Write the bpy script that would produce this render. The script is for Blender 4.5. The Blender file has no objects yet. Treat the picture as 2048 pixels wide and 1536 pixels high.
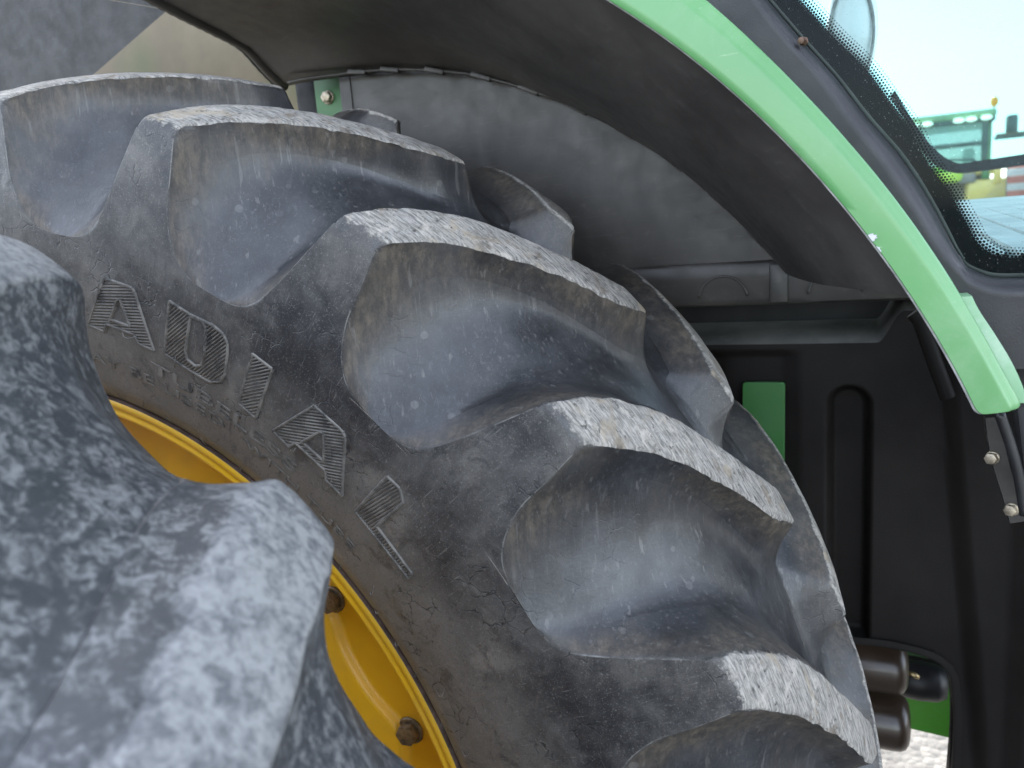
import bpy, bmesh, math, random
import numpy as np
from mathutils import Vector, Matrix
# measured points of the tractor, metres: x forward, y into the tractor, z up, origin on the rear axle at the near shoulder of the inner tyre
P = {
  'cam': [0.95854, -0.59708, 0.74028],
  'right': [0.913545, 0.3999, -0.074267],
  'up': [-0.006426, 0.196759, 0.980431],
  'fwd': [-0.406687, 0.89519, -0.182318],
  'lens': 27.1845,
  'lip_low': [[0.6907, 0.1, 0.9856], [0.7136, 0.1, 0.9707], [0.7357, 0.1, 0.9556], [0.7569, 0.1, 0.9403], [0.7772, 0.1, 0.9247], [0.7968, 0.1, 0.9088], [0.8157, 0.1, 0.8927], [0.8338, 0.1, 0.8762], [0.8513, 0.1, 0.8596], [0.8681, 0.1, 0.8426], [0.8843, 0.1, 0.8254], [0.8998, 0.1, 0.808], [0.9148, 0.1, 0.7904], [0.9293, 0.1, 0.7725], [0.9431, 0.1, 0.7545], [0.9565, 0.1, 0.7362], [0.9693, 0.1, 0.7177], [0.9817, 0.1, 0.699], [0.9935, 0.1, 0.6801], [1.0048, 0.1, 0.661], [1.0157, 0.1, 0.6415], [1.026, 0.1, 0.6218], [1.0359, 0.1, 0.6017], [1.0452, 0.1, 0.5812]],
  'lip_high': [[0.7922, 0.1, 0.9712], [0.8095, 0.1, 0.956], [0.826, 0.1, 0.9406], [0.8418, 0.1, 0.9249], [0.8572, 0.1, 0.909], [0.8721, 0.1, 0.8931], [0.8865, 0.1, 0.877], [0.9006, 0.1, 0.8609], [0.9143, 0.1, 0.8447], [0.9277, 0.1, 0.8284], [0.9407, 0.1, 0.8121], [0.9533, 0.1, 0.7956], [0.9656, 0.1, 0.7791], [0.9775, 0.1, 0.7624], [0.9889, 0.1, 0.7456], [1.0, 0.1, 0.7286], [1.0106, 0.1, 0.7113], [1.0209, 0.1, 0.6939], [1.0308, 0.1, 0.6763], [1.0403, 0.1, 0.6584], [1.0496, 0.1, 0.6405], [1.0586, 0.1, 0.6224], [1.0674, 0.1, 0.6043], [1.0762, 0.1, 0.5863]],
  'chip': (0.9687, 0.1, 0.7181),
  'tab': [[1.0427, 0.118, 0.6692], [1.0457, 0.118, 0.6622], [1.0596, 0.118, 0.6378], [1.0723, 0.118, 0.6142], [1.0779, 0.118, 0.6012], [1.0809, 0.118, 0.5927], [1.0827, 0.118, 0.5825]],
  'glass_edge': [[0.8516, 0.155, 0.9745], [0.8863, 0.155, 0.9275], [0.9101, 0.155, 0.895], [0.9379, 0.155, 0.8591], [0.9654, 0.155, 0.8187], [0.9899, 0.155, 0.7857], [1.0111, 0.155, 0.7496], [1.0262, 0.155, 0.7196], [1.0381, 0.155, 0.6977], [1.0483, 0.155, 0.6859], [1.061, 0.155, 0.6803], [1.0836, 0.155, 0.6784], [1.1347, 0.155, 0.6747]],
  'trim_in': [[0.7665, 0.15, 0.9905], [0.8233, 0.15, 0.9378], [0.8591, 0.15, 0.8964], [0.8901, 0.15, 0.8605], [0.9286, 0.15, 0.8117], [0.9584, 0.15, 0.7731], [0.9879, 0.15, 0.7287], [1.0093, 0.15, 0.6959], [1.0328, 0.15, 0.6462], [1.0578, 0.15, 0.6039], [1.0722, 0.15, 0.6039], [1.0864, 0.15, 0.6039], [1.1374, 0.15, 0.6022]],
  'frit_in': [[0.8947, 0.157, 0.9603], [0.9257, 0.157, 0.9208], [0.9468, 0.157, 0.8937], [0.9712, 0.157, 0.8652], [0.9892, 0.157, 0.8375], [1.0056, 0.157, 0.8123], [1.019, 0.157, 0.7838], [1.0368, 0.157, 0.7555], [1.0501, 0.157, 0.7292], [1.0588, 0.157, 0.7127], [1.0689, 0.157, 0.7051], [1.0829, 0.157, 0.703], [1.1339, 0.157, 0.6982]],
  'far_bar_a': [[1.0457, 1.75, 1.0491], [1.0887, 1.75, 0.9688], [1.1314, 1.75, 0.9013], [1.1697, 1.75, 0.8621], [1.1925, 1.75, 0.8497], [1.2423, 1.75, 0.8506], [1.3366, 1.75, 0.8561], [1.491, 1.75, 0.8658]],
  'far_bar_b': [[1.0341, 1.75, 1.0383], [1.0761, 1.75, 0.9617], [1.1121, 1.75, 0.891], [1.1532, 1.75, 0.8426], [1.1875, 1.75, 0.8265], [1.2431, 1.75, 0.8246], [1.3377, 1.75, 0.8294], [1.4924, 1.75, 0.8389]],
  'mat': [[1.148, 1.2, 0.7618], [1.3083, 1.2, 0.7601], [1.1402, 0.3, 0.6824], [1.0673, 0.3, 0.7038]],
  'mirror': [[0.9486, 0.75, 1.0117], [0.9826, 0.75, 1.006], [0.9491, 0.75, 0.9273]],
  'seam': [[0.1392, 0.6, 1.0363], [0.3991, 0.6, 1.0023], [0.6043, 0.6, 0.9103], [0.7344, 0.6, 0.819], [0.8562, 0.6, 0.6832]],
  'bolt_cut': (0.0575, 0.66, 1.0262),
  'brk': [[0.0278, 0.66, 1.0968], [0.0932, 0.66, 1.0797], [0.0915, 0.66, 0.9861], [0.03, 0.66, 0.9714]],
  'beigeglint': [[0.0396, 0.6, 1.0975], [0.0383, 0.6, 1.0749]],
  'box': [[-0.2051, 0.56, 1.2033], [-0.4328, 0.56, 1.1186], [-0.5472, 0.56, 1.0769], [-1.0112, 0.56, 1.0115], [-0.9376, 0.56, 1.4754], [-0.423, 0.56, 1.2693], [-0.0782, 0.56, 1.2014], [0.1006, 0.56, 1.2117]],
  'green_plate': [[0.7987, 0.61, 0.4993], [0.8605, 0.61, 0.4997], [0.8573, 0.61, 0.3057], [0.7949, 0.61, 0.3011]],
  'slot': [[0.916, 0.62, 0.4329], [0.9808, 0.62, 0.4347], [0.9481, 0.62, 0.4945], [0.945, 0.62, 0.0859]],
  'hole': [[0.945, 0.62, 0.0799], [1.0628, 0.62, 0.0875], [1.0866, 0.62, 0.0586], [1.0934, 0.62, -0.161]],
  'bar': [[1.086, 0.3, 0.5262], [1.089, 0.3, 0.5025], [1.0943, 0.3, 0.4761], [1.1028, 0.3, 0.447], [1.1114, 0.3, 0.4151]],
  'barbolt': [[1.0874, 0.3, 0.4838], [1.1061, 0.3, 0.4294]],
  'hose': [[1.0841, 0.25, 0.5432], [1.0932, 0.25, 0.5162], [1.1013, 0.25, 0.4865], [1.1092, 0.25, 0.4414]],
  'side': [[1.1015, 0.28, 0.5491], [1.1303, 0.28, 0.5496], [1.135, 0.28, 0.4429], [1.1149, 0.28, 0.4441]],
  'tank1': [[0.9513, 0.8, -0.0145], [1.0457, 0.8, -0.0046], [1.0473, 0.8, -0.0958], [1.0559, 0.8, -0.0507]],
  'tank2': [[0.993, 0.8, -0.1108], [1.049, 0.8, -0.1052], [1.0507, 0.8, -0.2037]],
  'gp': [[1.0527, 0.95, -0.0956], [1.1241, 0.95, -0.0738], [1.1256, 0.95, -0.1307], [1.0533, 0.95, -0.1326], [1.0544, 0.95, -0.1968], [1.1268, 0.95, -0.1778], [1.1291, 0.95, -0.2715], [1.0556, 0.95, -0.2697]],
  'bulb': [[1.0864, 0.9, -0.1258], [1.1166, 0.9, -0.1205], [1.0871, 0.9, -0.1566]],
  'post': [[1.027, 0.45, 0.6245], [1.0382, 0.45, 0.597], [1.0709, 0.45, 0.4926], [1.0545, 0.45, 0.5109], [1.0219, 0.45, 0.6095]],
  'crease': [[1.0446, 0.6, 0.58], [1.0698, 0.6, 0.4134], [1.1338, 0.6, 0.3874]],
  'ft_roof': [[1.5354, 13.0, 2.217], [2.7413, 13.0, 1.9476]],
  'ft_lights': [[1.7923, 13.0, 2.0829], [1.9249, 13.0, 2.0659], [2.3088, 13.0, 2.0451], [2.4683, 13.0, 2.0385], [2.6584, 13.0, 2.0], [1.5372, 13.0, 2.1011]],
  'ft_glass': [[1.5374, 13.0, 2.0865], [2.6554, 13.0, 1.3095]],
  'ft_pill': [[2.622, 13.0, 1.9628], [2.7693, 13.0, 1.2975]],
  'ft_beacon': [[2.7697, 13.0, 2.2071]],
  'ft_stack': [[2.9436, 13.0, 1.9908], [3.0761, 13.0, 1.7185]],
  'ft_arm': [[2.7474, 13.0, 1.7653], [3.4556, 13.0, 1.5699]],
  'ft_fend': [[2.0184, 13.0, 1.413], [2.4055, 13.0, 1.1049]],
  'ft_axle': [[2.399, 13.0, 1.3365], [2.8623, 13.0, 1.1458]],
  'ft_post': [[2.5921, 13.0, 1.3019], [2.6872, 13.0, 1.1061]],
  'ft_base': [[2.417, 13.0, 1.1544], [3.2462, 13.0, 0.8111]],
  'ft_board': [[2.8573, 13.0, 1.2882], [3.0899, 13.0, 0.875]],
  'ft_seat': [[2.4552, 13.0, 1.6164], [2.589, 13.0, 1.4021]],
  'ft_bar': [[1.9437, 13.0, 1.8052], [2.6449, 13.0, 1.6369]],
  'ft_wheel': [[1.5557, 13.0, 0.9035]],
  'far_pt': 11.226835555454983,
  'letters': {'A': [[(51.274, 0.7652), (48.753, 0.7658), (48.282, 0.7653), (47.984, 0.7627), (45.604, 0.7062), (47.463, 0.7053), (47.974, 0.7139), (51.363, 0.7132), (51.712, 0.703), (53.708, 0.705)], [(50.922, 0.719), (49.895, 0.7467), (49.599, 0.7475), (48.462, 0.7214), (50.623, 0.7202)]], 'D': [[(66.238, 0.77), (64.023, 0.7675), (61.679, 0.77), (60.617, 0.7676), (60.081, 0.7616), (59.844, 0.7504), (59.653, 0.727), (59.994, 0.7149), (60.912, 0.7076), (63.142, 0.7061), (66.27, 0.7091)], [(63.986, 0.7656), (62.773, 0.7684), (62.334, 0.7628), (62.048, 0.7364), (62.19, 0.7195), (62.779, 0.715), (63.731, 0.717), (64.04, 0.7252)]], 'I': [[(57.66, 0.768), (55.604, 0.7673), (55.604, 0.7039), (57.66, 0.7057)]], 'L': [[(43.749, 0.7667), (42.508, 0.7679), (41.618, 0.7599), (41.871, 0.7139), (37.251, 0.7117), (37.16, 0.7038), (43.917, 0.7049)]]},
}
OUT_ROT = 4.7
D2R = math.pi/180
sc = bpy.context.scene
COL = sc.collection
# ------------------------------------------------------------------ camera
cam = bpy.data.cameras.new("camera"); co = bpy.data.objects.new("camera", cam); COL.objects.link(co)
R_, U_, F_ = (Vector(P[k]) for k in ('right', 'up', 'fwd'))
M_ = Matrix((( R_.x, U_.x, -F_.x), (R_.y, U_.y, -F_.y), (R_.z, U_.z, -F_.z))).to_4x4()
M_.translation = Vector(P['cam']); co.matrix_world = M_
cam.lens = P['lens']; cam.sensor_width = 36; cam.sensor_fit = 'HORIZONTAL'
cam.clip_start = .01; cam.clip_end = 2000
cam.dof.use_dof = True; cam.dof.focus_distance = .80; cam.dof.aperture_fstop = 7.0
sc.camera = co
# ------------------------------------------------------------------ light
SUN_EL, SUN_AZ = 47, 42           # sun behind the tractor, a little to its rear (azimuth from +y towards -x)
w = bpy.data.worlds.new("World"); sc.world = w; w.use_nodes = True
nt = w.node_tree; bg = nt.nodes['Background']
sky = nt.nodes.new('ShaderNodeTexSky'); sky.sky_type = 'NISHITA'; sky.sun_disc = False
sky.sun_elevation = SUN_EL*D2R; sky.sun_rotation = -SUN_AZ*D2R
sky.air_density = 1.0; sky.dust_density = 1.6; sky.ozone_density = 1.0
hs = nt.nodes.new('ShaderNodeHueSaturation'); hs.inputs['Saturation'].default_value = .5      # thin high cloud: a paler sky
nt.links.new(sky.outputs[0], hs.inputs['Color']); nt.links.new(hs.outputs[0], bg.inputs[0]); bg.inputs[1].default_value = .15
sd = bpy.data.lights.new("sun", 'SUN'); sd.energy = 2.0; sd.angle = .5*D2R; sd.color = (1, .93, .82)
so = bpy.data.objects.new("sun", sd); COL.objects.link(so)
sv = Vector((-math.sin(SUN_AZ*D2R)*math.cos(SUN_EL*D2R), math.cos(SUN_AZ*D2R)*math.cos(SUN_EL*D2R), math.sin(SUN_EL*D2R)))
so.rotation_euler = sv.to_track_quat('Z', 'Y').to_euler(); so.location = (0, 6, 6)
sc.view_settings.view_transform = 'Standard'; sc.view_settings.look = 'None'
sc.view_settings.gamma = 1; sc.view_settings.exposure = 2.8
sc.cycles.max_bounces = 8; sc.cycles.transparent_max_bounces = 12
sc.cycles.use_denoising = True

# ------------------------------------------------------------------ helpers
def link(o, parent=None):
    COL.objects.link(o)
    if parent is not None: o.parent = parent
    return o
def empty(name, label, cat, loc=(0, 0, 0), group=None):
    o = bpy.data.objects.new(name, None); o.location = loc; o.empty_display_size = .1; COL.objects.link(o)
    o['label'] = label; o['category'] = cat
    if group: o['group'] = group
    return o
def npmesh(name, V, F, mats, attrs=None, uv=None, smooth=True, sharp=None):
    """V (n,3), F (m,4) or list of faces."""
    me = bpy.data.meshes.new(name)
    V = np.asarray(V, dtype=np.float32)
    if isinstance(F, np.ndarray):
        k = F.shape[1]; m = len(F)
        me.vertices.add(len(V)); me.vertices.foreach_set('co', V.ravel())
        me.loops.add(m*k); me.loops.foreach_set('vertex_index', F.astype(np.int32).ravel())
        me.polygons.add(m); me.polygons.foreach_set('loop_start', np.arange(0, m*k, k, dtype=np.int32))
        me.update(calc_edges=True)
    else:
        me.from_pydata([tuple(map(float, v)) for v in V], [], [list(f) for f in F]); me.update()
    me.validate()
    if len(me.polygons): me.polygons.foreach_set('use_smooth', [smooth]*len(me.polygons))
    if smooth and sharp: me.set_sharp_from_angle(angle=sharp*D2R)
    for k_, a in (attrs or {}).items():
        at = me.attributes.new(k_, 'FLOAT', 'POINT'); at.data.foreach_set('value', np.asarray(a, dtype=np.float32))
    if uv is not None:
        u = me.uv_layers.new(name='UVMap'); li = np.empty(len(me.loops), dtype=np.int32); me.loops.foreach_get('vertex_index', li)
        u.data.foreach_set('uv', np.asarray(uv, dtype=np.float32)[li].ravel())
    for m_ in (mats if isinstance(mats, (list, tuple)) else [mats]): me.materials.append(m_)
    return me
def part(name, V, F, mat, parent, **kw):
    o = bpy.data.objects.new(name, npmesh(name, V, F, mat, **kw)); return link(o, parent)
def gridF(n, m, loop=False):
    i = np.arange(n-1)[:, None]; j = np.arange(m if loop else m-1)[None, :]; j2 = (j+1) % m
    a = i*m+j; b = i*m+j2; c = (i+1)*m+j2; d = (i+1)*m+j
    return np.stack([a, b, c, d], -1).reshape(-1, 4)
def bm_part(name, bm, mat, parent, smooth=False, sharp=35):
    me = bpy.data.meshes.new(name); bmesh.ops.recalc_face_normals(bm, faces=bm.faces); bm.to_mesh(me); bm.free()
    if smooth:
        me.polygons.foreach_set('use_smooth', [True]*len(me.polygons)); me.set_sharp_from_angle(angle=sharp*D2R)
    me.materials.append(mat); return link(bpy.data.objects.new(name, me), parent)
def bev(bm, w, seg=2, ang=30):
    e = [x for x in bm.edges if len(x.link_faces) == 2 and x.calc_face_angle(0) > ang*D2R]
    if e: bmesh.ops.bevel(bm, geom=e, offset=w, segments=seg, affect='EDGES', profile=.5)
def box_bm(lo, hi, bw=0, seg=2, bm=None):
    own = bm is None
    if own: bm = bmesh.new()
    r = bmesh.ops.create_cube(bm, size=1)
    for v in r['verts']: v.co = Vector([lo[i]+(hi[i]-lo[i])*(v.co[i]+.5) for i in range(3)])
    if bw and own: bev(bm, bw, seg)
    return bm
def prism_bm(poly, d, bw=0, seg=2):
    """polygon of 3-D points extruded by the vector d"""
    bm = bmesh.new(); vs = [bm.verts.new(p) for p in poly]; f = bm.faces.new(vs)
    r = bmesh.ops.extrude_face_region(bm, geom=[f])
    bmesh.ops.translate(bm, verts=[x for x in r['geom'] if isinstance(x, bmesh.types.BMVert)], vec=Vector(d))
    if bw: bev(bm, bw, seg)
    return bm
def round_poly(pts, r, seg=5):
    """rounded polygon in the plane of its points"""
    out = []; n = len(pts); pts = [Vector(p) for p in pts]
    rr = r if isinstance(r, (list, tuple)) else [r]*n
    for i in range(n):
        a, b, c = pts[i-1], pts[i], pts[(i+1) % n]
        if rr[i] <= 0: out.append(b); continue
        u = (a-b).normalized(); v = (c-b).normalized()
        for k in range(seg+1):
            t = k/seg; p0 = b+u*rr[i]; p2 = b+v*rr[i]
            out.append(p0*(1-t)**2+b*2*t*(1-t)+p2*t*t)
    return out
def tube(path, r, n=10, closed=False, cap=True, rad=None):
    path = [Vector(p) for p in path]; V = []; m = len(path); up = None
    for i, p in enumerate(path):
        t = ((path[min(i+1, m-1)]-path[max(i-1, 0)])).normalized()
        if up is None: up = Vector((0, 0, 1)) if abs(t.z) < .9 else Vector((1, 0, 0))
        s = t.cross(up).normalized(); up = s.cross(t).normalized()
        R = rad[i] if rad is not None else r
        for k in range(n):
            a = 2*math.pi*k/n; V.append(p+s*math.cos(a)*R+up*math.sin(a)*R)
    F = [list(f) for f in gridF(m, n, True)]
    if cap: F += [list(range(n))[::-1], [(m-1)*n+k for k in range(n)]]
    return [tuple(v) for v in V], F
def crom(pts, n):
    """Catmull-Rom resample of a polyline (k-D) to n points, by chord length"""
    p = np.array(pts, float); d = np.r_[0, np.cumsum(np.linalg.norm(np.diff(p, axis=0), axis=1))]
    t = np.linspace(0, d[-1], n); tg = np.gradient(p, d, axis=0)
    i = np.clip(np.searchsorted(d, t, 'right')-1, 0, len(p)-2); h = (d[i+1]-d[i])[:, None]; s = ((t-d[i])/(d[i+1]-d[i]))[:, None]
    return (2*s**3-3*s**2+1)*p[i]+(s**3-2*s**2+s)*h*tg[i]+(-2*s**3+3*s**2)*p[i+1]+(s**3-s**2)*h*tg[i+1]
def crom_pair(A, B, n):
    p = np.c_[np.array(A, float), np.array(B, float)]; q = crom(p, n); return q[:, :3], q[:, 3:]
def revolve(prof, a0, a1, n, yoff=0):
    """prof: (r, y) list -> grid about the y axis"""
    pr = np.array(prof); a = np.linspace(a0, a1, n)*D2R
    X = pr[:, None, 0]*np.cos(a)[None]; Z = pr[:, None, 0]*np.sin(a)[None]; Y = np.repeat(pr[:, None, 1]+yoff, n, 1)
    return np.stack([X, Y, Z], -1).reshape(-1, 3), gridF(len(pr), n)
_rng = np.random.RandomState(7); _LAT = _rng.rand(32, 32, 32).astype(np.float32)
def vnoise(Pn, s):
    q = np.asarray(Pn)*s; i = np.floor(q).astype(int); f = q-i; f = f*f*(3-2*f); out = 0
    for dx in (0, 1):
        for dy in (0, 1):
            for dz in (0, 1):
                wgt = (f[..., 0] if dx else 1-f[..., 0])*(f[..., 1] if dy else 1-f[..., 1])*(f[..., 2] if dz else 1-f[..., 2])
                out = out+wgt*_LAT[(i[..., 0]+dx) % 32, (i[..., 1]+dy) % 32, (i[..., 2]+dz) % 32]
    return out-.5
def hexbolt(name, p, axis, size, mat, parent, washer=1.25, h=None):
    """hex head with flange washer, standing on p along axis"""
    bm = bmesh.new(); h = h or size*.42
    bmesh.ops.create_cone(bm, cap_ends=True, segments=24, radius1=size*.5*washer*1.12, radius2=size*.5*washer, depth=size*.14, matrix=Matrix.Translation((0, 0, size*.07)))
    r = bmesh.ops.create_cone(bm, cap_ends=True, segments=6, radius1=size*.56, radius2=size*.55, depth=h, matrix=Matrix.Translation((0, 0, size*.14+h/2)))
    bev(bm, size*.05, 2)
    bmesh.ops.transform(bm, matrix=Matrix.Translation(Vector(p)) @ Vector(axis).to_track_quat('Z', 'Y').to_matrix().to_4x4() @ Matrix.Rotation(.5, 4, 'Z'), verts=bm.verts)
    return bm_part(name, bm, mat, parent, smooth=True, sharp=28)

# ------------------------------------------------------------------ materials
class G:
    def __init__(s, name):
        s.m = bpy.data.materials.new(name); s.m.use_nodes = True; s.t = s.m.node_tree; s.t.nodes.clear()
        s.out = s.t.nodes.new('ShaderNodeOutputMaterial')
    def n(s, typ, ins=None, **props):
        nd = s.t.nodes.new('ShaderNode'+typ)
        for k, v in props.items(): setattr(nd, k, v)
        for k, v in (ins or {}).items(): s.put(nd.inputs[k], v)
        return nd
    def put(s, sock, v):
        if hasattr(v, 'is_linked') or isinstance(v, bpy.types.NodeSocket): s.t.links.new(v, sock)
        else:
            if sock.type == 'RGBA' and len(v) == 3: v = (*v, 1)
            sock.default_value = v
    def co(s, kind='Object'): return s.n('TexCoord').outputs[kind]
    def attr(s, nm): return s.n('Attribute', attribute_name=nm).outputs['Fac']
    def mapv(s, v, scale=(1, 1, 1), rot=(0, 0, 0), loc=(0, 0, 0)): return s.n('Mapping', {'Vector': v, 'Scale': scale, 'Rotation': rot, 'Location': loc}).outputs[0]
    def noise(s, v, sc, det=5, rough=.6, dist=0): return s.n('TexNoise', {'Vector': v, 'Scale': sc, 'Detail': det, 'Roughness': rough, 'Distortion': dist}).outputs[0]
    def voro(s, v, sc, feat='F1', out='Distance', rnd=1): return s.n('TexVoronoi', {'Vector': v, 'Scale': sc, 'Randomness': rnd}, feature=feat).outputs[out]
    def ss(s, v, a, b, lo=0., hi=1.): return s.n('MapRange', {0: v, 1: a, 2: b, 3: lo, 4: hi}, interpolation_type='SMOOTHSTEP', clamp=True).outputs[0]
    def lin(s, v, a, b, lo=0., hi=1.): return s.n('MapRange', {0: v, 1: a, 2: b, 3: lo, 4: hi}, clamp=True).outputs[0]
    def ma(s, op, a, b=0., c=0.): return s.n('Math', {0: a, 1: b, 2: c}, operation=op).outputs[0]
    def mul(s, *a):
        r = a[0]
        for x in a[1:]: r = s.ma('MULTIPLY', r, x)
        return r
    def mix(s, f, a, b, mode='MIX'):
        nd = s.n('Mix', data_type='RGBA', blend_type=mode); s.put(nd.inputs[0], f); s.put(nd.inputs[6], a); s.put(nd.inputs[7], b); return nd.outputs[2]
    def mixf(s, f, a, b): return s.n('Mix', {0: f, 2: a, 3: b}, data_type='FLOAT').outputs[0]
    def bump(s, h, strength=.5, dist=.002, prev=None):
        ins = {'Height': h, 'Strength': strength, 'Distance': dist}
        if prev is not None: ins['Normal'] = prev
        return s.n('Bump', ins).outputs[0]
    def bsdf(s, color, rough=.6, normal=None, **kw):
        b = s.n('BsdfPrincipled', {'Base Color': color, 'Roughness': rough})
        for k, v in kw.items(): s.put(b.inputs[k.replace('_', ' ')], v)
        if normal is not None: s.put(b.inputs['Normal'], normal)
        s.t.links.new(b.outputs[0], s.out.inputs[0]); return b

def rubber(name, coarse=0.):
    g = G(name); o = g.co(); uv = g.n('UVMap', uv_map='UVMap').outputs[0]
    wear, dep, pocket = g.attr('wear'), g.attr('depth'), g.attr('pocket')
    # sidewall and pockets: dust film, darker bare patches, fine radial scratches, speckle
    big = g.noise(o, 7, 6, .62, .4); mid = g.noise(o, 34, 6, .65, .6); fine = g.noise(o, 260, 4, .7)
    dust = g.ma('MULTIPLY_ADD', mid, .55, g.ma('MULTIPLY_ADD', big, .9, -.22))
    xyz = g.n('SeparateXYZ', {0: o}).outputs; rad = g.ma('SQRT', g.ma('ADD', g.mul(xyz[0], xyz[0]), g.mul(xyz[2], xyz[2])))
    bead = g.ss(rad, .80, .67)      # dried dust settles towards the bead
    dust = g.ss(g.ma('MULTIPLY_ADD', bead, .10, dust), .34, .80)
    col = g.mix(dust, (.016, .016, .018), (.105, .102, .097))
    tan = g.ss(g.noise(g.mapv(o, loc=(3, 1, 7)), 12, 5, .6), .48, .68)
    col = g.mix(g.mul(g.ma('MAXIMUM', tan, g.mul(bead, .5)), g.ma('MULTIPLY_ADD', bead, .62, .22)), col, (.225, .206, .180))
    # patches where rain has washed the dust off
    st = g.ss(g.noise(g.mapv(o, loc=(9, 4, 2)), 23, 8, .74, .8), .54, .62)
    col = g.mix(g.mul(st, .60), col, (.034, .034, .037))
    # fine crazing scratches along the radius
    scr = g.noise(g.mapv(uv, scale=(420, 26, 1)), 1, 4, .7, .3)
    scr2 = g.noise(g.mapv(uv, scale=(60, 300, 1), rot=(0, 0, .5)), 1, 3, .7, .3)
    col = g.mix(g.mul(g.ss(scr, .60, .74), g.ma('SUBTRACT', .5, g.mul(pocket, .4))), col, (.27, .26, .245))
    col = g.mix(g.mul(g.ss(scr2, .66, .78), g.ma('SUBTRACT', .32, g.mul(pocket, .32))), col, (.30, .285, .265))
    col = g.mix(g.mul(g.ss(fine, .60, .74), .34), col, (.34, .325, .30))
    col = g.mix(g.mul(g.ss(fine, .42, .28), .5), col, (.018, .018, .02))
    mic = g.noise(o, 620, 3, .75); col = g.mix(g.mul(g.ss(mic, .56, .72), .45), col, (.30, .285, .26)); col = g.mix(g.mul(g.ss(mic, .44, .30), .5), col, (.012, .012, .013))
    # flank: smooth bare rubber, brown dirt below the tread edge, runs of dried water, round spots
    fl = g.mul(pocket, g.ss(dep, .0, .06))
    bl = g.mix(g.ss(g.noise(o, 17, 6, .62), .36, .68), (.010, .011, .0135), (.030, .0325, .038))
    bl = g.mix(g.mul(g.ss(g.noise(g.mapv(o, scale=(260, 260, 30)), 1, 5, .72), .52, .74), .30), bl, (.15, .152, .158))
    bl = g.mix(g.mul(g.ss(g.noise(o, 420, 3, .7), .60, .72), g.ss(g.noise(o, 15, 4), .42, .62), .5), bl, (.21, .205, .195))
    br = g.mix(g.ss(g.noise(g.mapv(o, scale=(120, 120, 40)), 1, 6, .74), .38, .66), (.042, .034, .026), (.140, .112, .080))
    bm_ = g.mul(g.ss(g.ma('ADD', dep, g.ma('MULTIPLY', g.ma('SUBTRACT', g.noise(g.mapv(o, scale=(34, 34, 12)), 1, 7, .68, .5), .5), 1.0)), .95, .05), g.ss(g.noise(g.mapv(o, loc=(1, 5, 2)), 7, 3), .30, .56))
    bl = g.mix(g.mul(bm_, .80), bl, br)
    col = g.mix(g.mul(fl, .8), col, bl)
    dr = g.noise(g.mapv(o, scale=(95, 95, 3.5)), 1, 3, .5)
    drm = g.mul(g.ss(dr, .655, .70), g.ss(g.noise(o, 16, 4), .44, .60), fl)
    col = g.mix(g.mul(drm, .30), col, (.20, .195, .185))
    d2 = g.noise(g.mapv(o, scale=(210, 210, 5)), 1, 3, .55); col = g.mix(g.mul(g.ss(d2, .60, .68), g.ss(g.noise(o, 11, 3), .42, .58), fl, .30), col, (.17, .165, .155))
    sp = g.n('TexVoronoi', {'Vector': o, 'Scale': 55, 'Randomness': 1}, feature='F1')
    spm = g.mul(g.ss(sp.outputs['Distance'], .27, .22), g.ss(g.n('SeparateColor', {0: sp.outputs['Color']}).outputs[0], .80, .82), g.ss(g.noise(o, 9, 2), .5, .58), fl)
    col = g.mix(g.mul(spm, .20), col, (.22, .215, .21))
    # worn tread face: pale, grained
    grain = g.noise(g.mapv(uv, scale=(70, 420, 1), rot=(0, 0, .5)), 1, 6, .7, .3)
    blot = g.noise(o, 42, 7, .7, .8); holes = g.ss(g.noise(o, 120, 6, .75), .45, .33)
    top = g.mix(g.ss(grain, .30, .72), (.095, .091, .085), (.40, .378, .345))
    top = g.mix(g.mul(g.ss(blot, .50, .70), .7), top, (.46, .42, .37))
    top = g.mix(g.mul(g.ss(g.noise(g.mapv(o, loc=(5, 5, 1)), 30, 5, .7), .56, .70), .75), top, (.15, .115, .08))
    pt = g.ss(g.noise(g.mapv(o, loc=(7, 2, 3)), 22, 7, .68, .6), .53, .64)
    top = g.mix(g.mul(pt, .75), top, g.mix(g.ss(g.noise(o, 17), .42, .58), (.075, .060, .046), (.30, .25, .185)))
    top = g.mix(g.mul(holes, .85), top, (.035, .034, .033))
    ragged = g.ss(g.ma('ADD', wear, g.ma('MULTIPLY', g.ma('SUBTRACT', g.noise(o, 110, 5, .7), .5), 1.1)), .35, .62)
    rough = g.mixf(ragged, g.mixf(fl, g.mixf(st, .52, .38), g.mixf(bm_, g.lin(g.noise(o, 24, 5, .65), .35, .65, .32, .46), .66)), .85)
    if coarse:
        # foreground tyre: mottled all over with pale dried mud
        b1 = g.noise(o, 58, 7, .70, .9); b2 = g.noise(g.mapv(o, loc=(2, 2, 2)), 150, 6, .72, .6); b3 = g.noise(o, 15, 5, .62)
        mm = g.ss(g.ma('ADD', g.ma('MULTIPLY', b1, .65), g.ma('MULTIPLY_ADD', b2, .62, g.ma('MULTIPLY', b3, .22))), .52, 1.02)
        low = g.mix(g.ss(mm, .25, .85), (.040, .042, .047), (.185, .186, .19))
        hi_ = g.mix(g.ss(mm, .0, .80), (.095, .098, .106), (.27, .268, .268))
        rag2 = g.ss(g.ma('ADD', wear, g.ma('MULTIPLY', g.ma('SUBTRACT', g.noise(o, 30, 4, .6), .5), 1.1)), .3, .75)
        c2 = g.mix(rag2, low, hi_)
        ring = g.voro(o, 120); cell = g.ss(g.noise(o, 20, 2), .5, .6)
        c2 = g.mix(g.mul(g.ss(ring, .25, .12), cell, .35), c2, (.26, .26, .265))
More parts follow.
